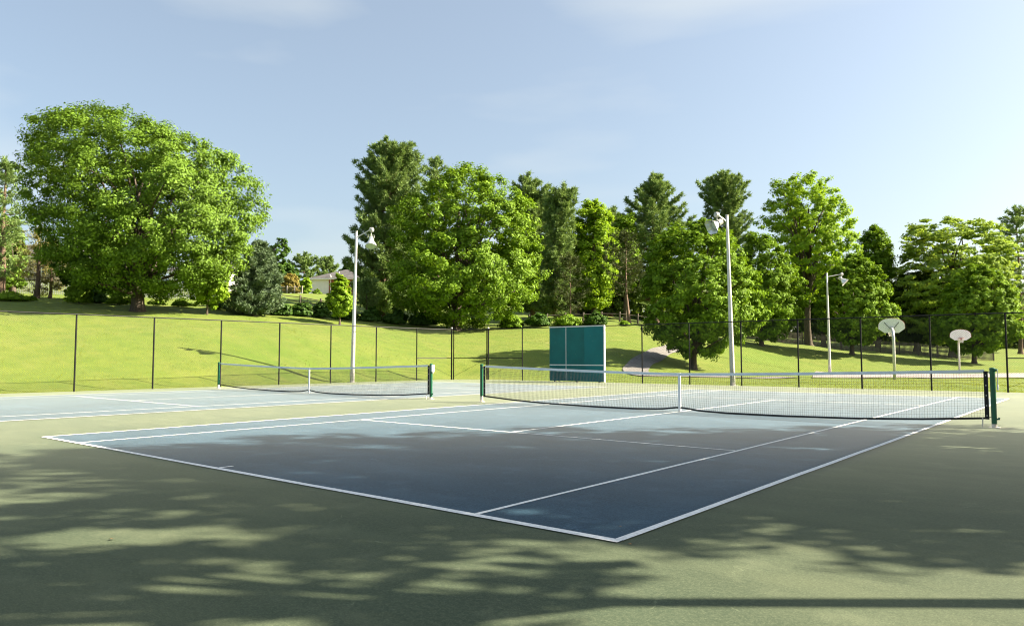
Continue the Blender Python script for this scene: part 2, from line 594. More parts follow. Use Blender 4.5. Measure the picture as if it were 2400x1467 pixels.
def court(cx, n):
    z = .004
    m = MB()
    m.quad((cx - D_, -L_, z), (cx + D_, -L_, z), (cx + D_, L_, z), (cx - D_, L_, z))
    o = structure(m.build('playing_surface', 'court_blue'))
    z = .008
    w = .055

    def strip(name, x0, y0, x1, y1):
        q = MB()
        nseg = max(2, int(max(x1 - x0, y1 - y0) / 1.2))
        rng = np.random.default_rng(int(abs(x0 * 31 + y0 * 17 + x1 * 7) * 10) + n)
        j = rng.normal(0, .004, (nseg + 1, 2))
        for i in range(nseg):
            t0, t1 = i / nseg, (i + 1) / nseg
            if x1 - x0 > y1 - y0:
                a, b = x0 + (x1 - x0) * t0, x0 + (x1 - x0) * t1
                q.quad((a, y0 + j[i, 0], z), (b, y0 + j[i + 1, 0], z), (b, y1 + j[i + 1, 1], z), (a, y1 + j[i, 1], z))
            else:
                a, b = y0 + (y1 - y0) * t0, y0 + (y1 - y0) * t1
                q.quad((x0 + j[i, 0], a, z), (x1 + j[i, 1], a, z), (x1 + j[i + 1, 1], b, z), (x0 + j[i + 1, 0], b, z))
        s = q.build(name, 'line', o)
        return s
    wb = .075
    for sy in (-1, 1):
        y0, y1 = (-L_ - .004, -L_ + wb) if sy < 0 else (L_ - wb, L_ + .004)
        strip('baseline', cx - D_, y0, cx + D_, y1)
        strip('service_line', cx - S_ + w, sy * V_ - w / 2, cx + S_ - w, sy * V_ + w / 2)
        strip('centre_mark', cx - w / 2, *((-L_ + wb, cx + w / 2, -L_ + wb + .17) if sy < 0 else (L_ - wb - .17, cx + w / 2, L_ - wb)))
    for sx in (-1, 1):
        a, b = (cx - D_ - .004, cx - D_ + w + .01) if sx < 0 else (cx + D_ - w - .01, cx + D_ + .004)
        strip('doubles_sideline', a, -L_ + wb, b, L_ - wb)
        a, b = (cx - S_, cx - S_ + w) if sx < 0 else (cx + S_ - w, cx + S_)
        strip('singles_sideline', a, -L_ + wb, b, L_ - wb)
    strip('centre_service_line', cx - w / 2, -V_ + w / 2, cx + w / 2, V_ - w / 2)
    return o


court(0.0, 1)
court(BX, 2)


# sheets laid on the lawn
def drape(name, pts_l, pts_r, mat, lift=.05, across=5):
    m = MB()
    nl = len(pts_l)
    A, B = np.array(pts_l, float), np.array(pts_r, float)
    P = np.array([[A[i] * (1 - t) + B[i] * t for t in np.linspace(0, 1, across)] for i in range(nl)]).reshape(-1, 2)
    z = ground_z(P) + lift
    m.v = np.column_stack([P, z]).tolist()
    for i in range(nl - 1):
        for j in range(across - 1):
            a = i * across + j
            m.f.append((a, a + 1, a + across + 1, a + across))
    return structure(m.build(name, mat, smooth=True))


def smooth_line(pts, n=40):
    pts = np.array(pts, float)
    t = np.r_[0, np.cumsum(np.hypot(*np.diff(pts, axis=0).T))]
    u = np.linspace(0, t[-1], n)
    x, y = np.interp(u, t, pts[:, 0]), np.interp(u, t, pts[:, 1])
    for _ in range(6):
        x[1:-1] = (x[:-2] + 2 * x[1:-1] + x[2:]) / 4
        y[1:-1] = (y[:-2] + 2 * y[1:-1] + y[2:]) / 4
    return np.column_stack([x, y])


cl = smooth_line([at(1600, 800, 64)[:2], at(1552, 822, 57.5)[:2], at(1500, 848, 50)[:2], at(1484, 868, 45.8)[:2], at(1520, 884, 43)[:2], at(1640, 886, 45)[:2], at(1760, 886, 46.5)[:2], at(1880, 884, 49)[:2]], 60)
tg = np.gradient(cl, axis=0)
tg /= np.linalg.norm(tg, axis=1)[:, None]
nr = np.column_stack([-tg[:, 1], tg[:, 0]]) * .8
drape('path', cl + nr, cl - nr, 'asphalt', .045)


def LD(lat, dep):
    return CAM[:2] + lat * RT[:2] + dep * FH[:2]


lats = np.linspace(19, 62, 30)
drape('basketball_court', [LD(a + .0, 47.2) for a in lats], [LD(a + 7, 63.5) for a in lats], 'ball_court', .05, 12)


# ------------------------------------------------------------------ chain link fences
def post_part(parent, x, y, z0, h, r=.032, cap=True, mat='black_metal'):
    m = MB()
    m.tube([(x, y, z0 - .1), (x, y, z0 + h)], r, 10)
    o = m.build('post', mat, parent, smooth=False)
    if cap:
        c = MB()
        c.tube([(x, y, z0 + h), (x, y, z0 + h + .03), (x, y, z0 + h + .07), (x, y, z0 + h + .085)], [r * 1.25, r * 1.3, r * .8, r * .15], 10)
        c.build('post_cap', 'galv_dull' if r > .035 else mat, o)
    return o


def chain_panel(parent, a, b, z0, z1, cell=.058, seed=0):
    """diamond wire mesh of one bay: straight diagonal wires in two layers"""
    a, b = np.array(a, float), np.array(b, float)
    Lh = np.linalg.norm(b - a)
    t = (b - a) / Lh
    nrm = np.array([-t[1], t[0]])
    Hh = z1 - z0
    step = cell * math.sqrt(2)
    vs_, fs = [], []
    r = .0019
    for sgn in (1, -1):
        for c in np.arange(-Hh, Lh + Hh, step):
            # line u = c + sgn * w, w in [0, Hh]
            w0, w1 = 0.0, Hh
            u0, u1 = c, c + sgn * Hh
            if sgn > 0:
                w0 = max(w0, -c)
                w1 = min(w1, Lh - c)
            else:
                w0 = max(w0, c - Lh)
                w1 = min(w1, c)
            if w1 - w0 < .02:
                continue
            u0, u1 = c + sgn * w0, c + sgn * w1
            p0 = np.array([*(a + t * u0), z0 + w0])
            p1 = np.array([*(a + t * u1), z0 + w1])
            off = np.array([*(nrm * .0023 * sgn), 0])
            side = np.array([*(t * sgn), -1]) / math.sqrt(2) * r
            back = np.array([*(nrm * r * 1.5), 0])
            k = len(vs_)
            for p in (p0, p1):
                vs_ += [p + off + side, p + off - side, p + off + back]
            fs += [(k, k + 1, k + 4, k + 3), (k + 1, k + 2, k + 5, k + 4), (k + 2, k, k + 3, k + 5)]
    m = MB()
    m.v, m.f = [tuple(v) for v in vs_], fs
    return m.build('chain_link_mesh', 'wire', parent, kind='stuff')


FH_ = 2.98


def fence_run(name, label, pts, terminal=(), mid=(), h=FH_):
    f = thing(name, label, 'fence', (pts[0][0], pts[0][1], 0), 'chain link fence around the tennis courts')
    x0, y0 = pts[0]
    loc = [(x - x0, y - y0) for x, y in pts]
    for i, (x, y) in enumerate(loc):
        big = i in terminal
        post_part(f, x, y, 0.0, h + (.06 if big else -.02), .046 if big else .033, cap=big)
    for i in range(len(loc) - 1):
        a, b = loc[i], loc[i + 1]
        MB().tube([(*a, h), (*b, h)], .023, 8).build('top_rail', 'black_metal', f)
        if i in mid:
            MB().tube([(*a, 1.28), (*b, 1.28)], .020, 8).build('brace_rail', 'black_metal', f)
            e, s = (a, b) if (i + 1) in terminal else (b, a)
            MB().tube([(*s, .18), (*e, 1.24)], .006, 5).build('truss_rod', 'black_metal', f)
        chain_panel(f, a, b, .03, h, seed=i)
    # bottom tension wire
    return f


ly = [-26, -23, -20, -17, -14, -11, -8, -5, -2, 1, 4, 7, 10, 13]
left_pts = [(-23.0, y) for y in ly] + [(-22.75, 15.62)]
fence_run('chain_link_fence', 'black chain link fence along the left side at the foot of the grass bank', left_pts, (len(left_pts) - 1,), (len(left_pts) - 2,))
fence_run('chain_link_fence', 'short angled bay of black chain link fence across the far court corner', [(-22.68, 15.72), (-21.05, 16.88)], (), (0,))
rx = [-20.95, -18.35, -15.75, -13.15, -10.55, -7.95, -5.35, -2.75, -.15, 2.42, 4.95, 7.6]
fence_run('chain_link_fence', 'black chain link fence behind the far baselines with hoops showing through', [(x, 16.9) for x in rx], (0,), (0, len(rx) - 2))
fence_run('chain_link_fence', 'black chain link fence beyond the right edge, seen by its post shadows', [(10.3, y) for y in (16.0, 13, 10, 7, 4, 1, -2, -5, -8)], (0,), ())


# ------------------------------------------------------------------ practice wall
def practice_wall():
    x0, x1, y, h = -16.2, -12.68, 16.62, 2.98
    t = thing('practice_wall', 'teal hitting wall with white net line standing before the back fence', 'practice wall', (x0, y, 0))
    w = x1 - x0
    xs = [0, w * .318, w * .655, w]
    for i in range(3):
        MB().box((xs[i] + .004, .0, .04), (xs[i + 1] - .004, .07, h - .03)).build('panel', 'board_teal2' if i == 2 else 'board_teal', t)
    MB().box((-.02, -.02, h - .03), (w + .05, .09, h + .03)).build('top_trim', 'white_paint', t)
    MB().box((w, -.02, .03), (w + .06, .09, h - .03)).build('side_trim', 'white_paint', t)
    MB().box((xs[1] - .018, -.008, .05), (xs[1] + .018, -.0005, h - .04)).build('seam_strip', 'white_paint', t)
    MB().box((xs[1] + .02, -.008, .88), (w - .005, -.0005, .935)).build('net_line', 'white_paint', t)
    MB().box((0, -.007, .88), (xs[1] - .02, -.0005, .935)).build('net_line', 'white_paint', t)
    for x in (.3, w / 2, w - .3):
        MB().box((x - .05, .07, 0), (x + .05, .17, h - .1)).build('support_post', 'dark_wood', t)


practice_wall()


# ------------------------------------------------------------------ tennis nets
def net_z(s):
    """bottom and top of the net at distance s from the middle"""
    top = .925 + .145 * (abs(s) / 6.3) ** 1.35
    a = abs(s)
    bot = np.interp(a, [0, .12, .5, 1.2, 2.5, 4, 5.2, 6.3], [.10, .095, .045, .022, .022, .045, .095, .17])
    return bot, top


def tennis_net(cx, label, labels_post, winch_side):
    t = thing('tennis_net', label, 'net', (cx, 0, 0), 'tennis nets across the courts')
    W = 6.27
    vs_, fs = [], []
    rng = np.random.default_rng(int(abs(cx)) + 3)

    def cord(pts, r):
        k = len(vs_)
        for p in pts:
            p = np.array(p)
            for q in ((0, -r, r * .5), (r * .6, r, -r * .2), (-r * .6, r, r * .6)):
                vs_.append(tuple(p + np.array(q)))
        for i in range(len(pts) - 1):
            a = k + 3 * i
            for j in range(3):
                j2 = (j + 1) % 3
                fs.append((a + j, a + j2, a + 3 + j2, a + 3 + j))

    xs = np.linspace(-W, W, 70)
    rows = 19
    bag = lambda x, f: .05 * math.sin(math.pi * f) * (1 - (x / W) ** 2)      # belly of the hanging net
    for i in range(1, rows):
        f = i / rows
        pts = []
        for x in xs:
            b, tp = net_z(x)
            pts.append((x, bag(x, f), b + (tp - b) * f + .004 * math.sin(x * 3 + i)))
        cord(pts, .0030 if f < .72 else .0048)
    nv = int(2 * W / .046)
    for x in np.linspace(-W, W, nv):
        b, tp = net_z(x)
        pts = []
        for f in np.linspace(0, 1, 7):
            pts.append((x + rng.normal(0, .002) + .006 * math.sin(f * 3 + x), bag(x, f), b + (tp - b) * f))
        cord(pts, .0029)
    m = MB()
    m.v, m.f = vs_, fs
    m.build('netting', 'net_black', t, kind='stuff')
    # white headband, black side and bottom tapes, centre strap
    hb, bt = MB(), MB()
    for i in range(len(xs) - 1):
        za, zb = net_z(xs[i])[1], net_z(xs[i + 1])[1]
        for sy in (-1, 1):
            y = sy * .008
            hb.quad((xs[i], y, za - .055), (xs[i + 1], y, zb - .055), (xs[i + 1], y * .6, zb + .008), (xs[i], y * .6, za + .008))
        hb.quad((xs[i], -.005, za + .008), (xs[i + 1], -.005, zb + .008), (xs[i + 1], .005, zb + .008), (xs[i], .005, za + .008))
        za, zb = net_z(xs[i])[0], net_z(xs[i + 1])[0]
        for sy in (-1, 1):
            bt.quad((xs[i], sy * .006, za - .018), (xs[i + 1], sy * .006, zb - .018), (xs[i + 1], sy * .006, zb + .022), (xs[i], sy * .006, za + .022))
    hb.build('headband', 'band', t, smooth=True)
    bt.build('bottom_tape', 'net_black', t)
    for s in (-1, 1):
        b, tp = net_z(W)
        q = MB().box((s * (W + .02) - .035, -.009, b - .02), (s * (W + .02) + .035, .009, tp - .02))
        o = q.build('side_tape', 'net_black', t)
        for k in range(5):
            z = b + .05 + k * (tp - b - .15) / 4
            MB().tube([(s * (W + .02), -.013, z), (s * (W + .02), .013, z)], .011, 8).build('grommet', 'steel', o)
    MB().box((-.03, -.016, .012), (.03, .016, .935)).build('centre_strap', 'strap', t)
    MB().box((-.02, -.02, .0), (.02, .02, .03)).build('strap_anchor', 'steel', t)
    # posts
    for s, lab in zip((-1, 1), labels_post):
        p = thing('net_post', lab, 'post', (cx + s * 6.4, 0, 0), 'green posts carrying the tennis nets')
        base_h = .17 if (s < 0) else .07
        MB().tube([(0, 0, 0), (0, 0, .012)], .10, 16).build('base_plate', 'post_white', p)
        MB().tube([(0, 0, .012), (0, 0, base_h)], .043, 14).build('sleeve', 'post_white', p)
        MB().tube([(0, 0, base_h), (0, 0, 1.07)], .046, 16).build('tube', 'post_green', p, smooth=False)
        MB().tube([(0, 0, 1.07), (0, 0, 1.10), (0, 0, 1.115)], [.053, .053, .035], 16).build('top_cap', 'post_green', p)
        MB().tube([(-s * .048, 0, 1.0), (-s * .048, 0, 1.05)], .016, 8).build('cable_pulley', 'steel', p)
        MB().tube([(-s * .05, 0, 1.035), (-s * .10, 0, 1.03)], .006, 6).build('net_cable', 'net_black', p)
        MB().tube([(-s * .045, 0, .19), (-s * .10, 0, .185)], .008, 6).build('lacing_cord', 'net_black', p)
        if s > 0:
            MB().tube([(.048, .0, .16), (.075, 0, .16), (.08, 0, .19)], .018, 8).build('lower_hook', 'post_green', p)
            if winch_side == 'crank':
                c = MB().tube([(.03, -.03, 1.06), (.085, -.05, 1.075)], .022, 10).build('crank_hub', 'post_green', p)
                MB().tube([(.085, -.05, 1.07), (.083, -.055, .80)], .008, 8).build('crank_arm', 'steel', c)
                MB().tube([(.083, -.055, .80), (.083, -.055, .70)], .016, 8).build('crank_grip', 'white_paint', c)
            else:
                c = MB().box((.035, -.045, .86), (.10, .045, 1.075)).build('winch_box', 'white_paint', p)
                MB().tube([(.10, 0, .85), (.10, -.03, .80)], .015, 8).build('winch_handle', 'steel', c)
    # stake beside the right post holding the net's lower corner
    MB().tube([(6.22, -.03, 0), (6.22, -.03, .18)], .011, 6).build('ground_stake', 'post_white', t)


tennis_net(0.0, 'large near tennis net sagging between green posts across the shaded blue court',
           ('green net post at the near net\'s far end, between the two nets', 'green net post at the right edge with a hanging crank handle'), 'crank')
tennis_net(BX, 'smaller far tennis net on the left court before the grass bank',
           ('green net post at the far left end of the left court net', 'green net post with white winch box at the left net\'s right end'), 'box')


# ------------------------------------------------------------------ floodlight poles
def lamp_pole(base, h, lean, arm_dir, arm_rise, arm_len, head_kind, head_dir, label):
    """base point on the ground; arm_dir a level unit vector; head_dir the direction the lamp looks"""
    t = thing('floodlight_pole', label, 'light pole', base, 'white floodlight poles around the courts')
    lean = np.array([*lean, 0.0])
    top = np.array([0, 0, h]) + lean * h
    rb, rt_ = .125, .06
    pts = [np.array([0, 0, -.15]) + top * (0 if k == 0 else 0) + top * f for k, f in enumerate(np.linspace(0, 1, 9))]
    MB().tube(pts, [rb + (rt_ - rb) * f for f in np.linspace(0, 1, 9)], 16).build('pole', 'galv', t, smooth=True)
    MB().box((-.19, -.19, -.03), (.19, .19, .03)).build('base_plate', 'galv_dull', t)
    MB().tube([top + (0, 0, -.16), top + (0, 0, -.10)], .068, 14).build('pole_cap', 'galv_dull', t)
    MB().box((-.05, -rb - .006, .35), (.05, -rb + .02, .55)).build('hand_hole_cover', 'galv_dull', t)
    a0 = top + np.array([0, 0, -.45])
    ad = np.array([*arm_dir, 0.0])
    a1 = a0 + ad * arm_len + np.array([0, 0, arm_rise])
    MB().tube([a0, a1], .030, 10).build('arm', 'galv', t)
    MB().tube([a1 + ad * -.05, a1 + ad * .02, a1 + ad * .16, a1 + ad * .2], [.04, .13, .13, .09], 14).build('junction_drum', 'galv_dull', t)
    hd = np.array(head_dir, float)
    hd /= np.linalg.norm(hd)
    k0 = a1 + ad * .08 + np.array([0, 0, -.12])
    k1 = k0 + np.array([0, 0, -.17])
    MB().tube([k0, k1], .022, 8).build('stem', 'galv_dull', t)
    side = np.cross(hd, (0, 0, 1.0))
    if np.linalg.norm(side) < .2:
        side = np.array([RT[0], RT[1], 0])
    side /= np.linalg.norm(side)
    c = k1 + np.array([0, 0, -.14])
    yk = MB().tube([c + side * .17, k1 + side * .17, k1 - side * .17, c - side * .17], .012, 6)
    yk.build('yoke', 'galv_dull', t)
    h_ = thing_part = None
    if head_kind == 'bell':
        prof = [(0, .03), (.0, .10), (.14, .12), (.26, .15), (.36, .20), (.46, .27), (.56, .305), (.60, .31)]
        pts = [c + hd * (s - .06) for s, r in prof]
        m = MB().tube(pts, [r for s, r in prof], 24, caps=False)
        h_ = m.build('lamp_head', 'reflector', t, smooth=True)
        m = MB().tube([c + hd * .50, c + hd * .53], [.285, .285], 24)
        m.build('lens', 'glass', h_)
    else:
        u2 = np.cross(side, hd)
        u2 /= np.linalg.norm(u2)
        m = MB()
        # ballast box, neck and square flared hood
        k = len(m.v)
        m.tube([c - hd * .30, c - hd * .28, c - hd * .06], [.10, .15, .15], 14)
        m.build('ballast_housing', 'galv_dull', t)
        q = MB()
        prof = [(-.06, .10), (.04, .15), (.14, .22), (.26, .27), (.40, .38)]
        n = 16
        for s, r in prof:
            sq = (s + .06) / .46
            for j in range(n):
                th = 2 * math.pi * (j + .5) / n
                cx_, sy_ = math.cos(th), math.sin(th)
                kq = 1 / max(abs(cx_), abs(sy_))
                f = (1 - sq) + sq * kq * .9
                p = c + hd * s + (side * cx_ + u2 * sy_) * r * f
                q.v.append(tuple(p))
        for i in range(len(prof) - 1):
            for j in range(n):
                j2 = (j + 1) % n
                q.f.append((i * n + j, i * n + j2, (i + 1) * n + j2, (i + 1) * n + j))
        h_ = q.build('lamp_head', 'reflector', t)
        MB().tube([c + hd * .15, c + hd * .17], .20, 20).build('lens', 'glass', h_)
    return t


inward = -np.array([RT[0], RT[1]])
p1 = at(824, 897, 39.2)
lamp_pole((-23.45, 8.75, gz(-23.45, 8.75)), 8.25, (.012, .010), (RT[0] * .97 + FH[0] * -.2, RT[1] * .97 - FH[1] * .2), .38, .78, 'bell',
          np.array([0, 0, -1.0]) - FH * .42 + RT * .06, 'tall white floodlight pole with bell lamp behind the left chain link fence')
lamp_pole((-5.95, 17.3, gz(-5.95, 17.3)), 8.25, (-.012, -.012), (-RT[0] * .92 - FH[0] * .4, -RT[1] * .92 - FH[1] * .4), .30, .52, 'hood',
          -RT * .85 - FH * .38 - np.array([0, 0, .50]), 'tall white floodlight pole with square hooded lamp behind the back fence, nearest the practice wall')
l3 = at(1945, 875, 61.5)
lamp_pole((l3[0], l3[1], gz(l3[0], l3[1])), 8.5, (-.004, -.003), (RT[0], RT[1]), .22, 1.15, 'hood',
          RT * .62 - FH * .35 - np.array([0, 0, .68]), 'farther white floodlight pole by the basketball court, lamp pointing right')


# ------------------------------------------------------------------ basketball hoops
def hoop(base, face, side_off, label, board_w):
    """base on the ground, face: level unit vector from the post towards the rim"""
    z = gz(base[0], base[1])
    f = np.array([*face, 0.0])
    s = np.array([-f[1], f[0], 0.0])
    t = thing('basketball_hoop', label, 'basketball hoop', (base[0], base[1], z), 'basketball hoops beyond the fence')
    pts = [(0, 0, -.1), (0, 0, 1.6), (0, 0, 2.35)]
    for a in np.linspace(0, 1, 7)[1:]:
        th = a * R(72)
        pts.append(tuple(f * (.75 * (1 - math.cos(th))) + np.array([0, 0, 2.35 + .75 * math.sin(th)])))
    pts.append(tuple(f * 1.0 + np.array([0, 0, 3.18])))
    MB().tube(pts, .085, 14).build('gooseneck_pole', 'galv', t, smooth=True)
    bw, bh = board_w / 2, .92
    out = []
    for a in np.linspace(0, math.pi, 25):
        out.append((math.cos(a) * bw, .42 + math.sin(a) ** .85 * (bh - .42) if 0 < a < math.pi else .42))
    out += [(-bw, .26), (-bw * .55, 0), (bw * .55, 0), (bw, .26)]
    m = MB()
    c0 = f * 1.02 + np.array([0, 0, 2.88])
    n = len(out)
    for off in (0, .045):
        for x, y in out:
            m.v.append(tuple(c0 + s * x + np.array([0, 0, y]) + f * off))
    m.f.append(tuple(range(n))[::-1])
    m.f.append(tuple(range(n, 2 * n)))
    for j in range(n):
        j2 = (j + 1) % n
        m.f.append((j, j2, n + j2, n + j))
    b = m.build('backboard', 'hoop_board', t)
    e = MB()
    for j in range(n):
        j2 = (j + 1) % n
        if (m.v[j][2] + m.v[j2][2]) / 2 > 2.88 + .2:
            p, q = np.array(m.v[j]) - f * .004, np.array(m.v[j2]) - f * .004
            e.tube([p + f * .03, q + f * .03], .012, 5)
    e.build('edge_trim', 'red_paint', b)
    for k in (-1, 1):
        MB().tube([f * .80 + np.array([0, 0, 3.02]), c0 + s * k * bw * .55 + np.array([0, 0, .66]) - f * .02], .018, 6).build('brace', 'black_metal', t)
    rc = c0 + f * .35 + np.array([0, 0, .17])
    rim = MB().tube([rc + (f * math.cos(a) + s * math.sin(a)) * .23 for a in np.linspace(0, 2 * math.pi, 21)], .014, 6, caps=False)
    r = rim.build('rim', 'red_paint', t)
    MB().box((-.09, -.02, -.14), (.09, .12, .02), math.atan2(f[1], f[0]) - math.pi / 2, tuple(c0 + f * .07 + np.array([0, 0, .17]))).build('rim_bracket', 'red_paint', r)
    nt = MB()
    for a in np.linspace(0, 2 * math.pi, 13)[:-1]:
        d = (f * math.cos(a) + s * math.sin(a))
        d2 = (f * math.cos(a + .5) + s * math.sin(a + .5))
        d3 = (f * math.cos(a - .5) + s * math.sin(a - .5))
        for e2 in (d2, d3):
            nt.tube([rc + d * .225, rc + e2 * .16 - np.array([0, 0, .2]), rc + d * .13 - np.array([0, 0, .38])], .009, 4)
    nt.build('hoop_net', 'cord_white', t)


hb1 = at(2097, 889, 45.4)
hoop(hb1[:2], (FH[:2] * .92 + RT[:2] * .38), 0, 'larger basketball hoop seen from behind with black braces on its backboard', 1.50)
hb2 = at(2249, 874, 63.7)
hoop(hb2[:2], (-FH[:2] * .92 - RT[:2] * .38), 0, 'smaller basketball hoop facing the camera with a red rim, beside the right maple', 1.56)


# ------------------------------------------------------------------ trees
def wobble(rng, n=7):
    k = rng.normal(0, 1, (n, 3)) * rng.uniform(1.5, 5.5, (n, 1))
    ph = rng.uniform(0, 6.28, n)
    am = rng.uniform(.4, 1, n)
    return lambda d: (np.cos(d @ k.T + ph) * am).sum(1) / am.sum()


def row_frame(rows, d, base):
    """rows (y, x_left, x_right) in photograph pixels at distance d -> heights, axis offsets and half widths in metres"""
    rows = sorted(rows)
    ys = np.array([r[0] for r in rows], float)
    xl = np.array([r[1] for r in rows], float)
    xr = np.array([r[2] for r in rows], float)
    base_lat = (base[:2] - CAM[:2]) @ RT[:2]
    mid = (xl + xr) / 2
    lat = (mid - PW / 2) / FPX * d - base_lat
    hw = (xr - xl) / 2 / FPX * d
    z = np.array([at(m, y, d)[2] for m, y in zip(mid, ys)]) - base[2]
    o = np.argsort(z)
    return z[o], lat[o], hw[o]


def leaf_quads(rng, P, N, size, aspect=.62):
    """rhombic leaves at P facing N"""
    n = len(P)
    a = rng.normal(0, 1, (n, 3))
    a -= (a * N).sum(1, keepdims=True) * N
    a /= np.linalg.norm(a, axis=1, keepdims=True) + 1e-9
    b = np.cross(N, a)
    s = (size * rng.uniform(.6, 1.35, n))[:, None]
    a *= s
    b *= s * aspect
    dr = N * s * .22
    return np.stack([P - a, P + b * .9 - a * .1 + dr, P + a, P - b * .9 - a * .1 + dr], 1)


def tree_limbs(rng, z0, targets, r0, axis, mat, parent, name='limb'):
    m = MB()
    for tg_ in targets:
        h = min(tg_[2] * .85, z0 + (tg_[2] - z0) * rng.uniform(.05, .45))
        st = np.array([axis(h)[0], axis(h)[1], max(h, z0 * .8)])
        pts = []
        bend = rng.normal(0, .12, 3) * np.linalg.norm(tg_ - st)
        for f in np.linspace(0, 1, 6):
            pts.append(st + (tg_ - st) * f + bend * math.sin(math.pi * f) * .6 + np.array([0, 0, .10 * np.linalg.norm(tg_ - st) * math.sin(math.pi * f)]))
        rr = r0 * rng.uniform(.18, .42)
        m.tube(pts, [rr * (1 - .85 * f) + .01 for f in np.linspace(0, 1, 6)], 6)
    return m.build(name, mat, parent, smooth=True)


def trunk_mesh(rng, h, r, axis, mat, parent, top=.25):
    m = MB()
    n = 12
    k = 14
    fs_ = np.linspace(0, 1, k) ** 1.4
    nz_ = rng.uniform(0, 6.28, 4)
    for f in fs_:
        z = -.25 + (h + .25) * f
        c = axis(z)
        fl = 1 + .5 * math.exp(-(z + .1) / .25)
        rad = r * (1 - (1 - top) * f) * fl
        for j in range(n):
            a = 2 * math.pi * j / n
            q = rad * (1 + .10 * math.sin(3 * a + nz_[0]) * fl * .8 + .06 * math.sin(5 * a + nz_[1] + z))
            m.v.append((c[0] + q * math.cos(a), c[1] + q * math.sin(a), z))
    for i in range(k - 1):
        for j in range(n):
            j2 = (j + 1) % n
            m.f.append((i * n + j, i * n + j2, (i + 1) * n + j2, (i + 1) * n + j))
    return m.build('trunk', mat, parent, smooth=True)


def broadleaf(name, label, cat, base, d, rows, leaf='leaf_maple', seed=1, trunk=.25, n_clump=260, n_leaf=90, size=.17, clump=.10,
              shell=.45, voids=6, flat_c=.82, depth=.95, up=.32, bark='bark', group=None, frame=None, limb_n=26, rough=.16, snap=True, sway=1.0, boughs=26, crease=.24, lean=0.0):
    rng = np.random.default_rng(seed)
    if frame is None:
        n_clump, n_leaf, size, clump = int(n_clump * 1.9), int(n_leaf * .98), size * .68, clump * .76
        b = np.array(base, float)
        if len(base) == 2:
            b = at(base[0], base[1], d)
        if snap:
            b[2] = gz(b[0], b[1])
        Z, LAT, HW = row_frame(rows, d, b)
    else:
        b = np.array(base, float)
        Z, LAT, HW = frame
    t = thing(name, label, cat, b, group)
    wob = wobble(rng)
    zlo, zhi = Z[0], Z[-1]
    ext = max(HW.max(), (zhi - zlo) / 2)
    # clump centres filling the crown, mostly towards its outside
    zz = np.linspace(zlo, zhi, 200)
    hw = np.interp(zz, Z, HW)
    p = hw ** 1.3 + .04
    p /= p.sum()
    cz = rng.choice(zz, n_clump, p=p) + rng.normal(0, .1, n_clump)
    th = rng.uniform(0, 2 * math.pi, n_clump)
    rr = rng.uniform(0, 1, n_clump) ** shell
    dirs = np.column_stack([np.cos(th), np.sin(th), (cz - zlo) / (zhi - zlo) * 2 - 1])
    w = 1 + rough * wob(dirs * 1.3)
    cr = clump * ext * rng.uniform(.7, 1.35, n_clump)
    # the crown is built of bulging boughs with creases between them
    lt = rng.uniform(0, 2 * math.pi, boughs)
    lobes = np.column_stack([np.cos(lt), np.sin(lt), rng.uniform(-1, 1, boughs)])
    dl = np.sqrt(((dirs[:, None, :] * [1, 1, 1.3] - lobes[None] * [1, 1, 1.3]) ** 2).sum(-1)).min(1)
    w = w * (1.04 - crease * np.clip(dl / .75, 0, 1) ** 1.6)
    H = np.maximum(np.interp(cz, Z, HW) * w - cr * .8, .05) * rr
    lat = np.interp(cz, Z, LAT)
    C = (lat + np.cos(th) * H)[:, None] * RT + (np.sin(th) * H * depth)[:, None] * FH
    C = C + (FH * lean) * np.maximum(cz, 0)[:, None]
    C[:, 2] = cz
    # empty pockets
    keep = np.ones(n_clump, bool)
    for _ in range(voids):
        v = C[rng.integers(n_clump)]
        keep &= np.linalg.norm(C - v, axis=1) > ext * rng.uniform(.12, .22)
    C, cr = C[keep], cr[keep]
    nc = len(C)
    # leaves
    q = rng.normal(0, 1, (nc, n_leaf, 3))
    q /= np.linalg.norm(q, axis=2, keepdims=True)
    q *= rng.uniform(0, 1, (nc, n_leaf, 1)) ** .55
    sp = cr[:, None, None] * np.array([1.25, 1.25, flat_c])
    tilt = rng.normal(0, .25, (nc, 1, 2))
    P = q * sp
    P[:, :, 2] += (P[:, :, :2] * tilt).sum(2)
    ax = np.array([np.interp((zlo + zhi) / 2, Z, LAT) * RT[0], np.interp((zlo + zhi) / 2, Z, LAT) * RT[1], zlo + (zhi - zlo) * .4])
    outv = C - ax
    outv /= np.linalg.norm(outv, axis=1, keepdims=True) + 1e-6
    N = q * .55 + outv[:, None, :] * .65 + np.array([0, 0, up]) + rng.normal(0, .38, P.shape)
    N /= np.linalg.norm(N, axis=2, keepdims=True) + 1e-9
    P = (P + C[:, None, :]).reshape(-1, 3)
    N = N.reshape(-1, 3)
    ok = P[:, 2] > .12
    mesh_np('crown', leaf_quads(rng, P[ok], N[ok], size), 4, leaf, t, kind='stuff')
    # wood
    hl = zlo + (zhi - zlo) * .72
    lat_mid = float(np.interp(zlo + (zhi - zlo) * .5, Z, LAT))

    def axis(z):
        f = min(max(z / max(hl, .1), 0), 1)
        return (RT[:2] * lat_mid * f ** 1.5 * .6 + np.array([.05 * math.sin(z * .7 + seed), .05 * math.cos(z * .6 + seed)]) * min(1, z / 2 + 0.0) * (trunk / .25) * sway + FH[:2] * lean * max(z, 0)).tolist()
    trunk_mesh(rng, hl, trunk, axis, bark, t)
    if limb_n:
        tr = C[rng.choice(nc, min(limb_n, nc), replace=False)]
        tree_limbs(rng, max(zlo * .8, .4), tr, trunk, axis, bark, t)
    return t


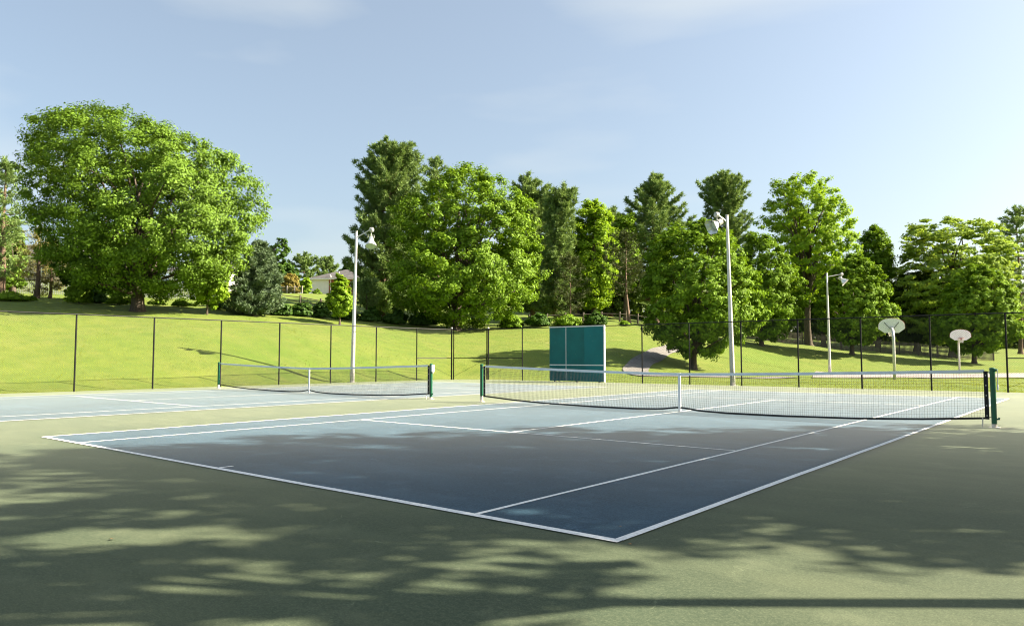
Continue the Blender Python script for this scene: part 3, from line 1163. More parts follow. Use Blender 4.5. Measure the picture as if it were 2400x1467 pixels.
def conifer(name, label, base, d, rows, needle='needle_pine', seed=1, trunk=.22, whorl=.8, per=6, needles=9, nl=.34, nw=.045, rise=.18, start=.3,
            tuft=.36, bark='bark_pine', cat='pine', group=None, trunk_top=None, droop=0.0, twigs=3, snap=True):
    rng = np.random.default_rng(seed)
    b = np.array(at(base[0], base[1], d))
    if snap:
        b[2] = gz(b[0], b[1])
    Z, LAT, HW = row_frame(rows, d, b)
    t = thing(name, label, cat, b, group)
    ztop = Z[-1]

    def axis(z):
        f = np.interp(z, [0, *Z], [0, *LAT])
        return (RT[:2] * f * .6).tolist()
    trunk_mesh(rng, ztop - .15, trunk, axis, bark, t, top=.12)
    br = MB()
    T, DR = [], []
    z = Z[0]
    while z < ztop - .2:
        L0 = np.interp(z, Z, HW)
        n = max(3, int(per * (.6 + .4 * rng.random())))
        a0 = rng.uniform(0, 6.28)
        for k in range(n):
            th = a0 + 2 * math.pi * k / n + rng.normal(0, .25)
            L = L0 * rng.uniform(.72, 1.12)
            L_lat = float(np.interp(z, Z, LAT)) * .4
            dirv = RT * math.cos(th) + FH * math.sin(th)
            zs = z + rng.normal(0, whorl * .25)
            o = np.array([*axis(zs), zs])
            rs = rise + rng.normal(0, .07)
            pts = []
            for f in np.linspace(0, 1, 6):
                up_ = L * (rs * f + (.22 - droop) * f * f - .10 * math.sin(math.pi * f) * (1 + droop))
                pts.append(o + dirv * L * f + RT * L_lat * f + np.array([0, 0, up_]))
            br.tube(pts, [max(.012, .10 * trunk / .22 * (1 - f) * min(1, L / 4)) for f in np.linspace(0, 1, 6)], 4, caps=False)
            pts = np.array(pts)
            nt = max(3, int(L * (1 - start) / tuft * 1.25))
            side = np.cross(dirv, (0, 0, 1.0))
            for f in np.linspace(start, 1.0, nt):
                p = np.array([np.interp(f, np.linspace(0, 1, 6), pts[:, i]) for i in range(3)])
                T.append(p)
                DR.append(dirv * .7 + np.array([0, 0, .55]))
                wd = L * .26 * (1.15 - f) + .12
                for _ in range(twigs):
                    s = rng.uniform(-1, 1)
                    T.append(p + side * s * wd + dirv * rng.normal(0, tuft * .4) + np.array([0, 0, rng.normal(.05, tuft * .3)]))
                    DR.append(dirv * .6 + side * s * .6 + np.array([0, 0, .5]))
        z += whorl * rng.uniform(.7, 1.3) * (1 if z < ztop * .8 else .6)
    for k in range(6):
        T.append(np.array([*axis(ztop), ztop - .12 * k]))
        DR.append(np.array([0, 0, 1.0]))
    br.build('branch', bark, t)
    T, DR = np.array(T), np.array(DR)
    n = len(T)
    needles = int(needles * 1.25)
    nw *= .95
    D = DR[:, None, :] + rng.normal(0, .62, (n, needles, 3))
    D /= np.linalg.norm(D, axis=2, keepdims=True)
    S = np.cross(D, rng.normal(0, 1, D.shape))
    S /= np.linalg.norm(S, axis=2, keepdims=True) + 1e-9
    ln = nl * rng.uniform(.6, 1.25, (n, needles, 1))
    p0 = T[:, None, :] + rng.normal(0, tuft * .22, (n, needles, 3))
    tri = np.stack([p0 - S * nw, p0 + S * nw, p0 + D * ln], 2)
    mesh_np('crown', tri, 3, needle, t, kind='stuff')
    return t


TG = 'trees around the park lawn'
# --- big elm-like tree on the bank
broadleaf('shade_tree', 'largest broad spreading tree, standing on the grass bank at the left', 'tree', (322, 729), 50,
          [(248, 185, 232), (262, 120, 290), (280, 80, 412), (310, 72, 430), (345, 62, 540), (400, 70, 572), (440, 68, 632), (500, 72, 618), (560, 84, 606), (610, 100, 575), (645, 140, 548), (672, 190, 500), (690, 250, 420)],
          'leaf_elm', 14, .42, 600, 150, .135, .085, shell=.32, voids=6, rough=.05, boughs=44, limb_n=44, group=TG)
broadleaf('maple_tree', 'big dense round maple with trunk just above the far fence corner', 'tree', (1072, 773), 66,
          [(383, 1080, 1125), (405, 1005, 1175), (450, 950, 1232), (500, 905, 1260), (550, 890, 1268), (600, 880, 1276), (650, 880, 1282), (690, 890, 1270), (720, 930, 1240), (748, 1000, 1200), (766, 1050, 1130)],
          'leaf_maple', 23, .42, 480, 112, .18, .09, shell=.32, boughs=34, voids=7, rough=.13, limb_n=34, group=TG)
broadleaf('maple_tree', 'dense rounded maple right of the practice wall, behind the tall middle light pole', 'tree', (1625, 865), 52,
          [(512, 1600, 1675), (535, 1545, 1728), (580, 1512, 1765), (640, 1495, 1800), (700, 1490, 1815), (750, 1500, 1800), (790, 1520, 1768), (815, 1550, 1735), (832, 1585, 1700)],
          'leaf_maple', 37, .24, 400, 95, .16, .09, shell=.32, voids=3, rough=.08, limb_n=26, group=TG)
broadleaf('maple_tree', 'second rounded maple partly hidden behind the one at the middle light pole', 'tree', (1785, 811), 74,
          [(545, 1755, 1800), (590, 1735, 1850), (650, 1715, 1885), (700, 1705, 1900), (750, 1720, 1890), (795, 1750, 1840)],
          'leaf_maple', 41, .22, 300, 85, .19, .095, shell=.32, voids=3, rough=.09, limb_n=20, group=TG)
broadleaf('tall_tree', 'tall airy light green tree with forked limbs, highest among the right trees', 'tree', (1895, 810), 84,
          [(403, 1875, 1925), (425, 1812, 1960), (460, 1788, 1995), (500, 1768, 2020), (540, 1785, 2022), (590, 1805, 2020), (640, 1825, 2012), (700, 1850, 1970)],
          'leaf_bright', 53, .38, 330, 75, .22, .085, shell=.46, voids=12, rough=.18, limb_n=40, group=TG)
broadleaf('maple_tree', 'small rounded maple under the farther light pole lamp', 'tree', (1997, 832), 74,
          [(598, 1985, 2025), (630, 1942, 2065), (680, 1920, 2095), (730, 1910, 2105), (770, 1930, 2088), (802, 1960, 2045)],
          'leaf_maple', 59, .22, 280, 85, .20, .10, shell=.32, voids=3, rough=.1, limb_n=20, group=TG)
broadleaf('spreading_tree', 'wide pale tree with layered horizontal sprays at the right edge', 'tree', (2235, 838), 95,
          [(508, 2175, 2255), (528, 2115, 2330), (560, 2095, 2370), (610, 2088, 2392), (660, 2085, 2402), (710, 2088, 2402), (760, 2110, 2385), (800, 2160, 2310)],
          'leaf_pale', 61, .5, 500, 75, .27, .10, shell=.42, voids=8, flat_c=.28, rough=.14, limb_n=30, group=TG)
broadleaf('maple_tree', 'rightmost rounded maple beside the smaller basketball hoop', 'tree', (2283, 852), 74,
          [(618, 2282, 2320), (650, 2240, 2362), (700, 2210, 2396), (750, 2190, 2405), (790, 2202, 2390), (826, 2240, 2335)],
          'leaf_maple', 67, .22, 300, 85, .20, .10, shell=.32, voids=3, rough=.1, limb_n=20, group=TG)
broadleaf('dark_tree', 'darker round tree between the tall airy tree and the wide pale tree', 'tree', (2058, 812), 100,
          [(530, 2045, 2070), (560, 2020, 2095), (610, 2010, 2108), (660, 2008, 2106), (720, 2015, 2100), (760, 2025, 2090)],
          'leaf_maple', 71, .3, 230, 75, .27, .11, voids=4, limb_n=14, group=TG)
broadleaf('yellow_green_tree', 'yellow green tree rising between the dark pines behind the practice wall', 'tree', (1392, 745), 86,
          [(468, 1370, 1412), (500, 1335, 1445), (550, 1322, 1462), (600, 1325, 1464), (650, 1330, 1455), (715, 1345, 1440)],
          'leaf_bright', 73, .3, 300, 70, .23, .10, voids=5, rough=.15, limb_n=18, group=TG)
broadleaf('young_tree', 'light green treetop just left of the pointed pine behind the practice wall', 'tree', (1466, 752), 92,
          [(478, 1458, 1478), (505, 1438, 1495), (560, 1430, 1502), (630, 1430, 1505), (680, 1440, 1490)],
          'leaf_maple', 79, .25, 180, 70, .25, .12, voids=4, limb_n=12, group=TG)
broadleaf('wild_tree', 'thin branched tree poking out right above the blue spruce', 'tree', (628, 742), 60,
          [(556, 645, 668), (580, 618, 680), (605, 612, 676), (640, 605, 660), (670, 605, 650)],
          'leaf_dark', 83, .16, 60, 45, .17, .14, voids=4, limb_n=16, group=TG)
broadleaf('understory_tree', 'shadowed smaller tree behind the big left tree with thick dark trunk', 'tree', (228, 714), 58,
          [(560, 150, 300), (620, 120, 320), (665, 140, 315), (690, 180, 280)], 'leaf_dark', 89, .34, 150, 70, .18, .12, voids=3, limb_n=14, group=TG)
broadleaf('sapling', 'slim pale trunked sapling under the right side of the big left tree', 'tree', (485, 740), 53,
          [(588, 470, 508), (630, 440, 545), (680, 430, 550), (712, 450, 520)], 'leaf_bright', 97, .07, 110, 60, .16, .14, voids=3, limb_n=12, group=TG)
broadleaf('sapling', 'bright yellow green sapling just left of the left light pole', 'tree', (796, 757), 57,
          [(650, 786, 808), (668, 772, 820), (700, 760, 830), (725, 764, 826), (740, 780, 812)], 'leaf_bright', 101, .075, 110, 55, .16, .15, voids=3, limb_n=12, group=TG)
broadleaf('edge_tree', 'broadleaf tree cut by the left edge of the picture', 'tree', (30, 700), 64,
          [(490, 5, 36), (530, -25, 44), (590, -40, 56), (640, -40, 64), (675, -20, 50)], 'leaf_elm', 103, .28, 170, 75, .2, .11, voids=5, limb_n=16, group=TG)
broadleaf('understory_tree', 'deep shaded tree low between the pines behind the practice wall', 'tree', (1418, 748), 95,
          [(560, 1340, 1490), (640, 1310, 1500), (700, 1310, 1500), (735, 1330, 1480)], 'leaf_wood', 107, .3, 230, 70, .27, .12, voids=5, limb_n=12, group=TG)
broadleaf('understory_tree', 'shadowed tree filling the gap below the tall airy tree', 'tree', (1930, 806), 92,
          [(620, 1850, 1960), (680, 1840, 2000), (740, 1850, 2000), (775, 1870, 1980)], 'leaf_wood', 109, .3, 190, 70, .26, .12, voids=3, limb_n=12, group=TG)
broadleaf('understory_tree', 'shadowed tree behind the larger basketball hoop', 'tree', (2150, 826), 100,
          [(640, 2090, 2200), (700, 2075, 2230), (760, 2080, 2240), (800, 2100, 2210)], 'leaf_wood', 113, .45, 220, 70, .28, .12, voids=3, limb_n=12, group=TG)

# --- pines and spruces
conifer('white_pine', 'tallest white pine left of the big round maple, behind the left light pole', (905, 750), 78,
        [(336, 898, 925), (355, 872, 965), (420, 836, 986), (480, 830, 992), (540, 838, 992), (600, 815, 990), (650, 805, 980), (700, 825, 970), (735, 845, 955)],
        'needle_pine', 201, .34, .62, 9, 9, .40, .05, twigs=6, group=TG)
conifer('white_pine', 'pine whose tip peeks over the left shoulder of the big round maple', (1025, 758), 86,
        [(368, 1013, 1022), (400, 992, 1048), (450, 970, 1082), (550, 955, 1100), (660, 950, 1100)], 'needle_pine', 203, .3, .9, 6, 8, .4, .055, group=TG)
conifer('white_pine', 'dark pine touching the right shoulder of the big round maple', (1242, 757), 84,
        [(418, 1230, 1246), (450, 1205, 1290), (520, 1190, 1312), (620, 1185, 1330), (725, 1190, 1325)], 'needle_pine', 207, .32, .65, 9, 9, .40, .055, twigs=6, group=TG)
conifer('white_pine', 'ragged pine with upswept boughs above the left half of the practice wall', (1318, 757), 79,
        [(440, 1326, 1340), (465, 1285, 1345), (520, 1278, 1348), (600, 1265, 1342), (680, 1245, 1345), (735, 1240, 1335)], 'needle_pine', 211, .3, .65, 9, 9, .38, .05, rise=.32, twigs=6, group=TG)
conifer('white_pine', 'pointed pine standing up behind the practice wall and first maple', (1540, 768), 96,
        [(406, 1536, 1545), (440, 1508, 1568), (490, 1468, 1602), (560, 1445, 1622), (640, 1438, 1640), (700, 1440, 1630)], 'needle_pine', 213, .3, .8, 8, 9, .44, .06, twigs=5, group=TG)
conifer('white_pine', 'blunt topped pine behind the lamp of the middle light pole', (1703, 785), 106,
        [(410, 1692, 1716), (440, 1660, 1745), (480, 1645, 1762), (520, 1655, 1755), (600, 1650, 1770), (680, 1650, 1770)], 'needle_pine', 217, .34, .8, 8, 10, .46, .06, rise=.4, twigs=5, group=TG)
conifer('dark_pine', 'thin bare stemmed pine just right of the practice wall top', (1475, 758), 74,
        [(540, 1452, 1470), (590, 1425, 1505), (640, 1412, 1515), (680, 1425, 1500)], 'needle_dark', 223, .17, .8, 6, 7, .34, .045, twigs=3, group=TG)
conifer('dark_pine', 'slender dark pine directly behind the left half of the practice wall', (1336, 765), 72,
        [(600, 1330, 1345), (640, 1300, 1375), (690, 1295, 1380), (725, 1305, 1370)], 'needle_dark', 225, .10, .8, 6, 7, .34, .045, twigs=3, group=TG)
conifer('blue_spruce', 'blue green spruce right of the big left tree', (596, 738), 56,
        [(566, 602, 612), (600, 575, 632), (640, 552, 648), (690, 538, 655), (728, 530, 655)], 'needle_blue', 227, .16, .26, 12, 10, .22, .04, rise=-.05, tuft=.24, start=.2, twigs=3, cat='spruce', group=TG)
conifer('left_pine', 'conifer with sunlit reddish trunk at the very left edge', (2, 702), 60,
        [(366, -10, 4), (420, -30, 35), (500, -50, 46), (600, -45, 52), (650, -30, 40)], 'needle_pine', 229, .26, .8, 6, 8, .34, .045, group=TG)
conifer('olive_pine', 'sparse olive conifer before the white pickets at far left', (85, 703), 57,
        [(540, 76, 96), (590, 45, 130), (640, 28, 152), (672, 40, 140)], 'needle_olive', 233, .22, .7, 6, 7, .26, .03, droop=.25, twigs=3, group=TG)
conifer('olive_pine', 'sparse olive conifer left of the yellow shrub', (117, 704), 60,
        [(560, 112, 125), (610, 85, 150), (660, 80, 158), (680, 90, 150)], 'needle_olive', 239, .13, .7, 6, 7, .26, .03, droop=.2, twigs=3, group=TG)
conifer('white_pine', 'conifer behind the wide pale tree at the right edge', (2392, 845), 108,
        [(480, 2390, 2402), (520, 2362, 2432), (600, 2350, 2450), (760, 2340, 2460)], 'needle_pine', 241, .3, 1.1, 6, 8, .46, .06, group=TG)
conifer('white_pine', 'small low pine just right of the left light pole', (858, 752), 70,
        [(655, 850, 866), (680, 825, 890), (715, 820, 900)], 'needle_pine', 243, .12, .6, 7, 8, .3, .045, group=TG)
conifer('white_pine', 'pine seen through the gap right of the yellow green tree', (1432, 752), 104,
        [(495, 1428, 1440), (540, 1400, 1468), (600, 1380, 1490), (700, 1375, 1500)], 'needle_pine', 245, .3, .9, 8, 9, .46, .06, twigs=5, group=TG)
FG = 'distant trees behind the ranch house'
for i, (bx, by, dd, rows, lab) in enumerate([
        ((712), 680, 165, [(598, 705, 722), (615, 685, 735), (640, 672, 752), (662, 668, 762)], 'distant pine with the highest tip behind the ranch house roof'),
        ((768), 680, 170, [(604, 762, 770), (625, 745, 785), (650, 740, 800), (662, 740, 800)], 'distant pine with a side tip right above the ranch house ridge')]):
    conifer('white_pine', lab, (bx, by), dd, rows, 'needle_pine', 251 + i, .3, 1.0, 7, 9, .6, .10, twigs=3, group=FG)
broadleaf('distant_tree', 'low distant tree above the ornamental shrubs left of the ranch house', 'tree', (665, 690), 150,
          [(620, 650, 690), (635, 630, 700), (660, 620, 700), (675, 630, 700)], 'leaf_dark', 261, .3, 130, 60, .38, .13, limb_n=6, group=FG)
broadleaf('distant_tree', 'distant tree between the ranch house roof and the tallest white pine', 'tree', (825, 685), 160,
          [(618, 805, 840), (635, 790, 860), (665, 785, 870)], 'leaf_dark', 263, .3, 130, 60, .4, .13, limb_n=6, group=FG)

# --- trees right of the frame, known by the shade they throw over the near court
ST = 'shade trees outside the right fence'


def shade_tree(lat, dep, z, lt, hw, label, seed, trunk, n_clump, n_leaf, size, voids, clump=.10, sway=1.0, lean=0.0):
    p = LD(lat, dep)
    b = np.array([p[0], p[1], gz(p[0], p[1])])
    return broadleaf('shade_tree', label, 'tree', b, 10, None, 'leaf_elm', seed, trunk, n_clump, n_leaf, size, clump, shell=.5, voids=voids,
                     rough=.2, limb_n=40, sway=sway, lean=lean, frame=(np.array(z, float), np.array(lt, float), np.array(hw, float)), group=ST)


shade_tree(7.6, 3.85, [5.6, 6.6, 8, 10, 12, 13.2], [0, 0, 0, .2, 0, 0], [1.8, 3.4, 4.7, 4.6, 3.2, 1.0],
           'nearest tree outside the right fence, throwing the forked trunk shadow across the foreground', 305, .11, 150, 34, .14, 8, .075, 3.0, .075)
shade_tree(13.2, 8.8, [5, 7, 9, 11.5, 14, 15.5], [0, 0, 0, 0, 0, 0], [2.2, 3.8, 4.4, 4.3, 3.4, 1.0],
           'middle tree of the row outside the right fence, shading the green surround at left', 311, .28, 215, 42, .14, 8, .08)
shade_tree(14.2, 7.5, [2.8, 4, 6, 8.5, 10.5, 11.5], [0, 0, 0, 0, 0, 0], [1.6, 2.3, 2.7, 2.6, 2.0, .6],
           'lowest tree outside the right fence, shading the green surround right of the near court', 317, .16, 260, 40, .13, 4, .09)
shade_tree(17.0, 10.2, [3.0, 5, 8, 11, 13.5, 15], [0, 0, 0, 0, 0, 0], [3.0, 4.8, 5.3, 4.8, 3.4, 1.0],
           'larger tree outside the right fence that shades the near half of the blue court', 307, .34, 460, 48, .15, 8, .08)


# ------------------------------------------------------------------ shrubs and undergrowth
def shrub(name, label, base, d, rows, leaf, seed, n_clump=60, n_leaf=60, size=.12, clump=.2, group='shrubs along the top of the bank', **k):
    return broadleaf(name, label, 'shrub', base, d, rows, leaf, seed, .035, n_clump, n_leaf, size, clump, shell=.5, voids=0, limb_n=9, rough=.2, group=group, **k)


shrub('shrub', 'yellow green shrub standing beneath the left side of the big left tree', (185, 719), 52,
      [(655, 170, 200), (675, 155, 215), (700, 150, 218), (714, 160, 210)], 'leaf_bright', 401, 80, 60, .13)
shrub('shrub', 'low bright bush in the left bottom corner of the tree line', (25, 706), 51, [(690, 0, 45), (698, -20, 65), (707, -20, 80)], 'leaf_bright', 403)
shrub('shrub', 'low bush directly under the sparse olive conifers', (75, 711), 51.5, [(700, 55, 85), (706, 45, 95), (711, 45, 98)], 'leaf_maple', 405, 40)
shrub('shrub', 'dark bush hugging the thick dark trunk behind the big left tree', (225, 717), 55, [(690, 210, 245), (702, 200, 255), (714, 200, 255)], 'leaf_dark', 407)
shrub('shrub', 'light low bush between the dark trunk and the big tree trunk', (275, 722), 54, [(700, 255, 300), (710, 245, 312), (719, 245, 315)], 'leaf_bright', 409)
shrub('shrub', 'light low bush just right of the big left tree trunk', (365, 728), 56, [(708, 350, 385), (716, 340, 395), (726, 340, 398)], 'leaf_maple', 411)
shrub('shrub', 'low bush between the big tree trunk and the pale sapling', (425, 732), 57, [(706, 410, 440), (716, 398, 460), (730, 398, 462)], 'leaf_maple', 413)
shrub('shrub', 'dark bush between the pale sapling and the blue spruce', (515, 738), 58, [(706, 500, 530), (718, 485, 545), (735, 485, 545)], 'leaf_dark', 415)
for i, (x0, x1, yt, yb, lab) in enumerate([(625, 690, 712, 752, 'dark thicket bush directly right of the blue spruce'), (680, 735, 708, 754, 'dark thicket bush below the ranch house lawn, second right of the spruce'),
                                           (725, 780, 710, 757, 'dark thicket bush left behind the bright sapling'), (775, 838, 716, 760, 'dark thicket bush behind the bright sapling and left pole'),
                                           (838, 900, 726, 764, 'dark thicket bush right of the left light pole'), (890, 960, 730, 768, 'dark thicket bush under the tallest white pine'),
                                           (950, 1030, 736, 771, 'dark thicket bush left behind the big round maple trunk')]):
    xm = (x0 + x1) / 2
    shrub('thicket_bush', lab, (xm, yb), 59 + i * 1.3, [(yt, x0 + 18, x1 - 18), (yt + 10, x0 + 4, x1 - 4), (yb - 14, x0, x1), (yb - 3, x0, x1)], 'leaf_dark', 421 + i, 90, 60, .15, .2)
for i, (x0, x1, yt, yb, lab) in enumerate([(1165, 1235, 742, 770, 'low green undergrowth clump right under the big round maple'), (1225, 1300, 738, 768, 'low green undergrowth clump left of the practice wall top'),
                                           (1290, 1370, 742, 767, 'low green undergrowth clump over the left end of the practice wall'), (1360, 1430, 735, 765, 'low green undergrowth clump over the right end of the practice wall'),
                                           (1425, 1500, 758, 786, 'low green undergrowth clump right of the practice wall, at the foot of the thin pine')]):
    xm = (x0 + x1) / 2
    shrub('undergrowth', lab, (xm, yb), 69 + i * .5, [(yt, x0 + 22, x1 - 22), (yt + 9, x0 + 6, x1 - 6), (yb - 2, x0, x1)], 'leaf_dark' if i % 2 else 'leaf_maple', 441 + i, 70, 60, .17, .2)
shrub('ornamental_shrub', 'russet topped ornamental shrub left of the ranch house', (672, 690), 112, [(645, 660, 690), (655, 648, 705), (675, 645, 710), (688, 650, 705)], 'leaf_copper', 451, 80, 50, .26)
shrub('ornamental_grass', 'tall upright ornamental grass clump at the white corner of the ranch house', (715, 691), 110, [(655, 705, 728), (670, 700, 732), (690, 705, 728)], 'leaf_bright', 453, 60, 50, .26)
shrub('shrub', 'clipped green shrub below the white wall of the ranch house', (742, 692), 111, [(682, 733, 750), (687, 730, 755), (692, 730, 755)], 'leaf_maple', 455, 40, 50, .2)


# far wood closing the view behind everything
def far_wood():
    rng = np.random.default_rng(5)
    P = []
    for px in np.arange(-500, 3100, 16):
        if 560 < px < 880:
            hz = 3.5
        elif px < 560:
            hz = 8.5
        else:
            hz = 10.0
        for k in range(3):
            dd = rng.uniform(125, 150) if px > 900 else rng.uniform(175, 205)
            b = CAM + FH * dd + RT * (px + rng.normal(0, 12) - 1200) / FPX * dd
            g0 = gz(b[0], b[1])
            hh = hz * rng.uniform(.7, 1.15)
            n = 72
            q = rng.normal(0, 1, (n, 3))
            q /= np.linalg.norm(q, axis=1)[:, None]
            q *= np.array([2.6, 2.6, hh / 2])
            P.append(q + np.array([b[0], b[1], g0 + hh * .5]))
    P = np.concatenate(P)
    N = rng.normal(0, .6, P.shape) + np.array([0, 0, .5])
    N /= np.linalg.norm(N, axis=1)[:, None]
    o = mesh_np('far_wood', leaf_quads(rng, P, N, .72), 4, 'leaf_wood', None, kind='stuff')
    o['label'] = 'dark wood closing the view behind the trees and houses'
    return o


far_wood()


# mown grass blades over the bank and verge near the fence
def lawn_blades():
    rng = np.random.default_rng(9)
    n = 135000
    dep = 26 + 46 * rng.random(n) ** 1.5
    px = rng.uniform(-60, 2460, n)
    xy = CAM[:2] + dep[:, None] * FH[:2] + ((px - 1200) / FPX * dep)[:, None] * RT[:2]
    ok = (xy[:, 0] < CX0 - .02) | (xy[:, 1] > CY1 + .02)
    lat = (xy - CAM[:2]) @ RT[:2]
    dp = (xy - CAM[:2]) @ FH[:2]
    ok &= ~((dp > 46.8) & (dp < 64) & (lat > 18.2 + (dp - 47) * .42))
    dm = np.min(np.hypot(xy[:, None, 0] - cl[None, ::2, 0], xy[:, None, 1] - cl[None, ::2, 1]), axis=1)
    ok &= dm > 1.1
    xy = xy[ok]
    z = ground_z(xy)
    n = len(xy)
    b = np.column_stack([xy, z - .01])
    h = rng.uniform(.025, .06, n)[:, None]
    th = rng.uniform(0, 6.28, n)
    s = np.column_stack([np.cos(th), np.sin(th), np.zeros(n)]) * rng.uniform(.010, .022, n)[:, None]
    tip = b + np.column_stack([rng.normal(0, .035, n), rng.normal(0, .035, n), np.ones(n)]) * np.column_stack([np.ones(n), np.ones(n), h[:, 0]])
    o = mesh_np('lawn_grass', np.stack([b - s, b + s, tip], 1), 3, 'blade', None, kind='stuff')
    o['label'] = 'short mown grass growing over the bank behind the fence'


lawn_blades()


# ------------------------------------------------------------------ garden fences
def picket_fence(name, label, a, b, n, h, mat, gap=.075, w=.08):
    a, b = np.array(a[:2], float), np.array(b[:2], float)
    L = np.linalg.norm(b - a)
    u = (b - a) / L
    rot = math.atan2(u[1], u[0])
    za = gz(*a)
    t = thing(name, label, 'fence', (a[0], a[1], za))
    npk = int(L / (w + gap))
    pk = MB()
    for i in range(npk):
        s = i * (w + gap)
        p = a + u * s
        z = gz(*p) - za
        pk.box((0, -.012, .06), (w, .012, h), rot, (u[0] * s, u[1] * s, z))
    pk.build('picket', mat, t, kind='stuff')
    npost = max(2, int(L / 2.4) + 1)
    ps = [a + u * L * i / (npost - 1) for i in range(npost)]
    for i, p in enumerate(ps):
        z = gz(*p) - za
        MB().box((-.06, .015, -.3), (.06, .135, h + .12), rot, (p[0] - a[0], p[1] - a[1], z)).build('post', mat, t)
    for i in range(npost - 1):
        p, q = ps[i], ps[i + 1]
        for hh in (.3, h - .25):
            zp, zq = gz(*p) - za + hh, gz(*q) - za + hh
            off = np.array([-u[1], u[0]]) * .04
            MB().tube([(*(p - a + off), zp), (*(q - a + off), zq)], .035, 4).build('rail', mat, t)
    return t


picket_fence('picket_fence', 'faded white picket fence behind the big left tree', at(20, 692, 66), at(520, 735, 68), 0, 1.15, 'white_wood')
picket_fence('picket_fence', 'dark weathered picket fence behind the right maples and hoops', at(1740, 806, 88), at(2330, 842, 92), 0, 1.5, 'dark_wood')


def rail_fence(label, pts, rails=(.45, .85), mat='dark_wood', h=1.05):
    pts = [np.array(p[:2], float) for p in pts]
    z0 = gz(*pts[0])
    t = thing('rail_fence', label, 'fence', (*pts[0], z0))
    for p in pts:
        MB().box((-.07, -.07, -.2), (.07, .07, h), 0, (*(p - pts[0]), gz(*p) - z0)).build('post', mat, t)
    for p, q in zip(pts[:-1], pts[1:]):
        for r in rails:
            MB().tube([(*(p - pts[0]), gz(*p) - z0 + r), (*(q - pts[0]), gz(*q) - z0 + r - .03)], .045, 6).build('rail', mat, t)


rail_fence('split rail fence along the lawn below the ranch house', [at(x, 714, 72) for x in np.linspace(560, 800, 6)])
rail_fence('split rail fence in the shade under the pines behind the practice wall', [at(x, 752 + (x - 1280) * .03, 76) for x in np.linspace(1240, 1580, 9)])
rail_fence('grey board fence below the russet shrub left of the ranch house', [at(x, 694, 105) for x in np.linspace(655, 708, 4)], (.3, .6, .9), 'grey_wood', 1.1)


# ------------------------------------------------------------------ houses
def ranch_house():
    d = 118
    b = at(728, 691, d)
    b[2] = gz(b[0], b[1])
    ang = math.atan2(RT[1], RT[0]) - R(6)
    t = thing('ranch_house', 'low ranch house with grey hipped roof, white end wall and brick back', 'house', b, rz=ang)
    Lw, Wd, h = 12.0, 8.0, 2.55
    w1 = 2.95
    MB().box((0, 0, -1.2), (w1, Wd, h)).build('end_wall', 'stucco', t)
    MB().box((w1 + .003, .05, -1.5), (Lw, Wd, h)).build('brick_wall', 'brick', t)
    ov = .45
    m = MB()
    z, zt = h + .14, h + 2.0
    e = [(-ov, -ov, z), (Lw + ov, -ov, z), (Lw + ov, Wd + ov, z), (-ov, Wd + ov, z)]
    r0, r1 = (4.3, Wd / 2, zt), (Lw - 4.3 + ov, Wd / 2, zt)
    m.quad(e[0], e[1], r1, r0)
    m.quad(e[2], e[3], r0, r1)
    m.quad(e[3], e[0], r0)
    m.quad(e[1], e[2], r1)
    rf = m.build('roof', 'shingle', t)
    MB().box((-ov, -ov, h - .06), (Lw + ov, Wd + ov, h + .13)).build('eave_board', 'trim', t)
    MB().tube([(w1 + .35, -.05, .1), (w1 + .35, -.05, h + .55), (w1 + .2, -.05, h + .7)], .07, 8).build('vent_pipe', 'trim', t)
    MB().tube([(w1 + 1.0, 2, h + 1.0), (w1 + 1.0, 2, h + 1.45)], .08, 8).build('roof_vent', 'trim', rf)
    for x0, x1 in ((6.6, 7.6), (8.6, 10.2)):
        w = MB().box((x0 - .08, -.04, .3), (x1 + .08, .06, 2.15)).build('window', 'trim', t)
        MB().box((x0, -.06, .38), (x1, -.045, 2.07)).build('pane', 'house_glass', w)
    MB().box((4.4, -2.4, -.12), (11.4, .04, .03)).build('deck', 'deck_wood', t)
    for x in np.linspace(4.45, 11.35, 7):
        MB().box((x - .05, -2.38, -1.6), (x + .05, -2.28, .95)).build('deck_post', 'deck_wood', t)
    MB().box((4.4, -2.4, .9), (11.4, -2.27, .98)).build('deck_rail', 'deck_wood', t)
    bl = MB()
    for x in np.arange(4.55, 11.3, .22):
        bl.box((x - .02, -2.36, .05), (x + .02, -2.31, .9))
    bl.build('baluster', 'deck_wood', t, kind='stuff')
    st = MB()
    for k in range(7):
        st.box((4.0 - k * .32, -2.2, -.12 - k * .19), (4.35 - k * .32, -1.2, -.06 - k * .19))
    st.build('stair', 'deck_wood', t)


ranch_house()


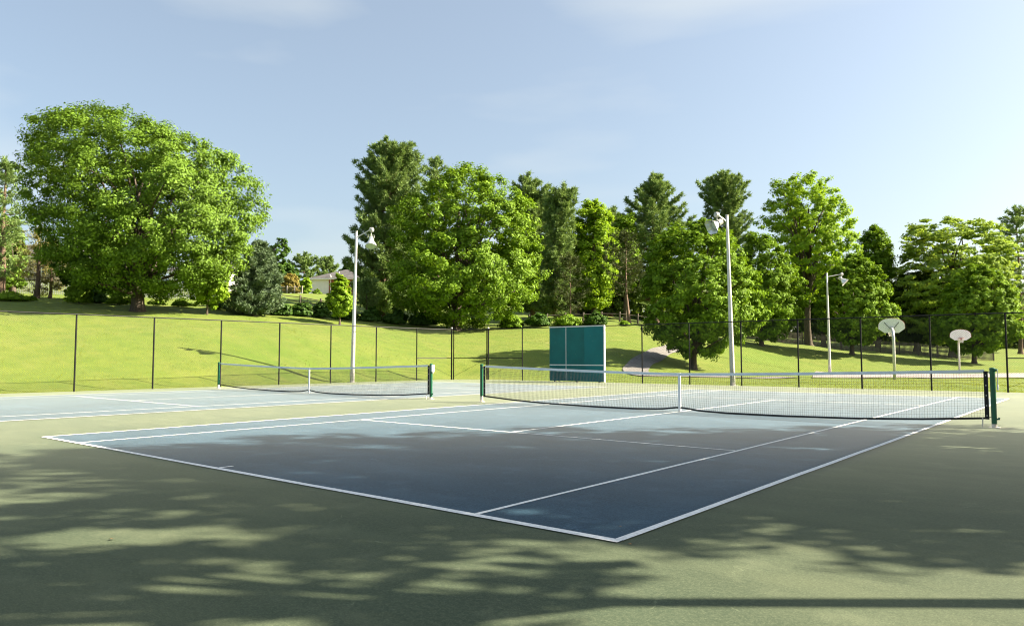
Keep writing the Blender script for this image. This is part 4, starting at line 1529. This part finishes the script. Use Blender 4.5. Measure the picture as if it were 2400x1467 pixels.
def glimpse_house(label, px, py, d, Lw, h, wall, ang_off, wins, roofh=2.0):
    b = at(px, py, d)
    b[2] = gz(b[0], b[1])
    ang = math.atan2(RT[1], RT[0]) + R(ang_off)
    t = thing('house', label, 'house', b, rz=ang)
    MB().box((0, 0, -.6), (Lw, 7.5, h)).build('wall', wall, t)
    m = MB()
    z = h
    m.quad((-.4, -.5, z), (Lw + .4, -.5, z), (Lw + .4, 3.75, z + roofh), (-.4, 3.75, z + roofh))
    m.quad((Lw + .4, 8, z), (-.4, 8, z), (-.4, 3.75, z + roofh), (Lw + .4, 3.75, z + roofh))
    m.quad((-.4, -.5, z), (-.4, 3.75, z + roofh), (-.4, 8, z))
    m.quad((Lw + .4, 8, z), (Lw + .4, 3.75, z + roofh), (Lw + .4, -.5, z))
    m.build('roof', 'shingle', t)
    for x0, x1, z0, z1 in wins:
        w = MB().box((x0 - .1, -.05, z0 - .1), (x1 + .1, .05, z1 + .1)).build('window', 'trim', t)
        MB().box((x0, -.07, z0), (x1, -.055, z1)).build('pane', 'house_glass', w)
        MB().box(((x0 + x1) / 2 - .025, -.09, z0), ((x0 + x1) / 2 + .025, -.075, z1)).build('muntin', 'trim', w)
    MB().box((-.4, -.56, h - .22), (Lw + .4, -.48, h + .02)).build('fascia', 'trim', t)


glimpse_house('brick house glimpsed behind the conifers at the left edge', -60, 676, 98, 12.5, 3.6, 'brick', 4, [(2.6, 3.6, 1.3, 2.6), (5.2, 6.2, 1.3, 2.6), (8.5, 9.7, 1.3, 2.6)])
glimpse_house('pale brick house glimpsed under the branches right of the big left tree', 395, 700, 108, 9.0, 2.6, 'stucco', -4, [(2, 3.2, 1, 2), (5.5, 6.7, 1, 2)])
glimpse_house('brown brick house in deep shade behind the pines over the practice wall', 1312, 738, 100, 6.2, 3.0, 'dim_brick', 5, [(2.5, 3.4, .7, 2.0)])


# small frame goal on the lawn below the ranch house
def lawn_goal():
    b = at(706, 712, 78)
    b[2] = gz(b[0], b[1])
    t = thing('lawn_goal', 'small dark frame goal on the lawn below the ranch house', 'goal', b, rz=math.atan2(RT[1], RT[0]))
    MB().tube([(0, 0, 0), (0, 0, .62)], .03, 6).build('upright', 'black_metal', t)
    MB().tube([(.62, 0, 0), (.62, 0, .62)], .03, 6).build('upright', 'black_metal', t)
    MB().tube([(-.02, 0, .62), (.64, 0, .62)], .03, 6).build('crossbar', 'black_metal', t)


lawn_goal()


# ------------------------------------------------------------------ fallen leaves on the court
def fallen_leaf(px, py, size, label, seed, z=.012):
    rng = np.random.default_rng(seed)
    p = flat(px, py)
    m = MB()
    n = 9
    a0 = rng.uniform(0, 6.28)
    for i in range(n):
        a = a0 + 2 * math.pi * i / n
        r = size * (1 if i % 2 == 0 else .55) * rng.uniform(.75, 1.15)
        m.v.append((math.cos(a) * r, math.sin(a) * r * .7, rng.uniform(.0, size * .45)))
    m.v.append((0, 0, size * .1))
    for i in range(n):
        m.f.append((i, (i + 1) % n, n))
    o = m.build('fallen_leaf', 'dry_leaf')
    o.location = (p[0], p[1], z - .006)
    tag(o, label, 'leaf', 'dry leaves lying on the court')


fallen_leaf(262, 1265, .026, 'curled dry leaf on the green surround at lower left', 1)
fallen_leaf(1476, 1277, .020, 'small dark dry leaf just outside the nearest court corner', 2)
fallen_leaf(1454, 1236, .013, 'tiny dry leaf on the blue inside the nearest court corner', 3, .016)
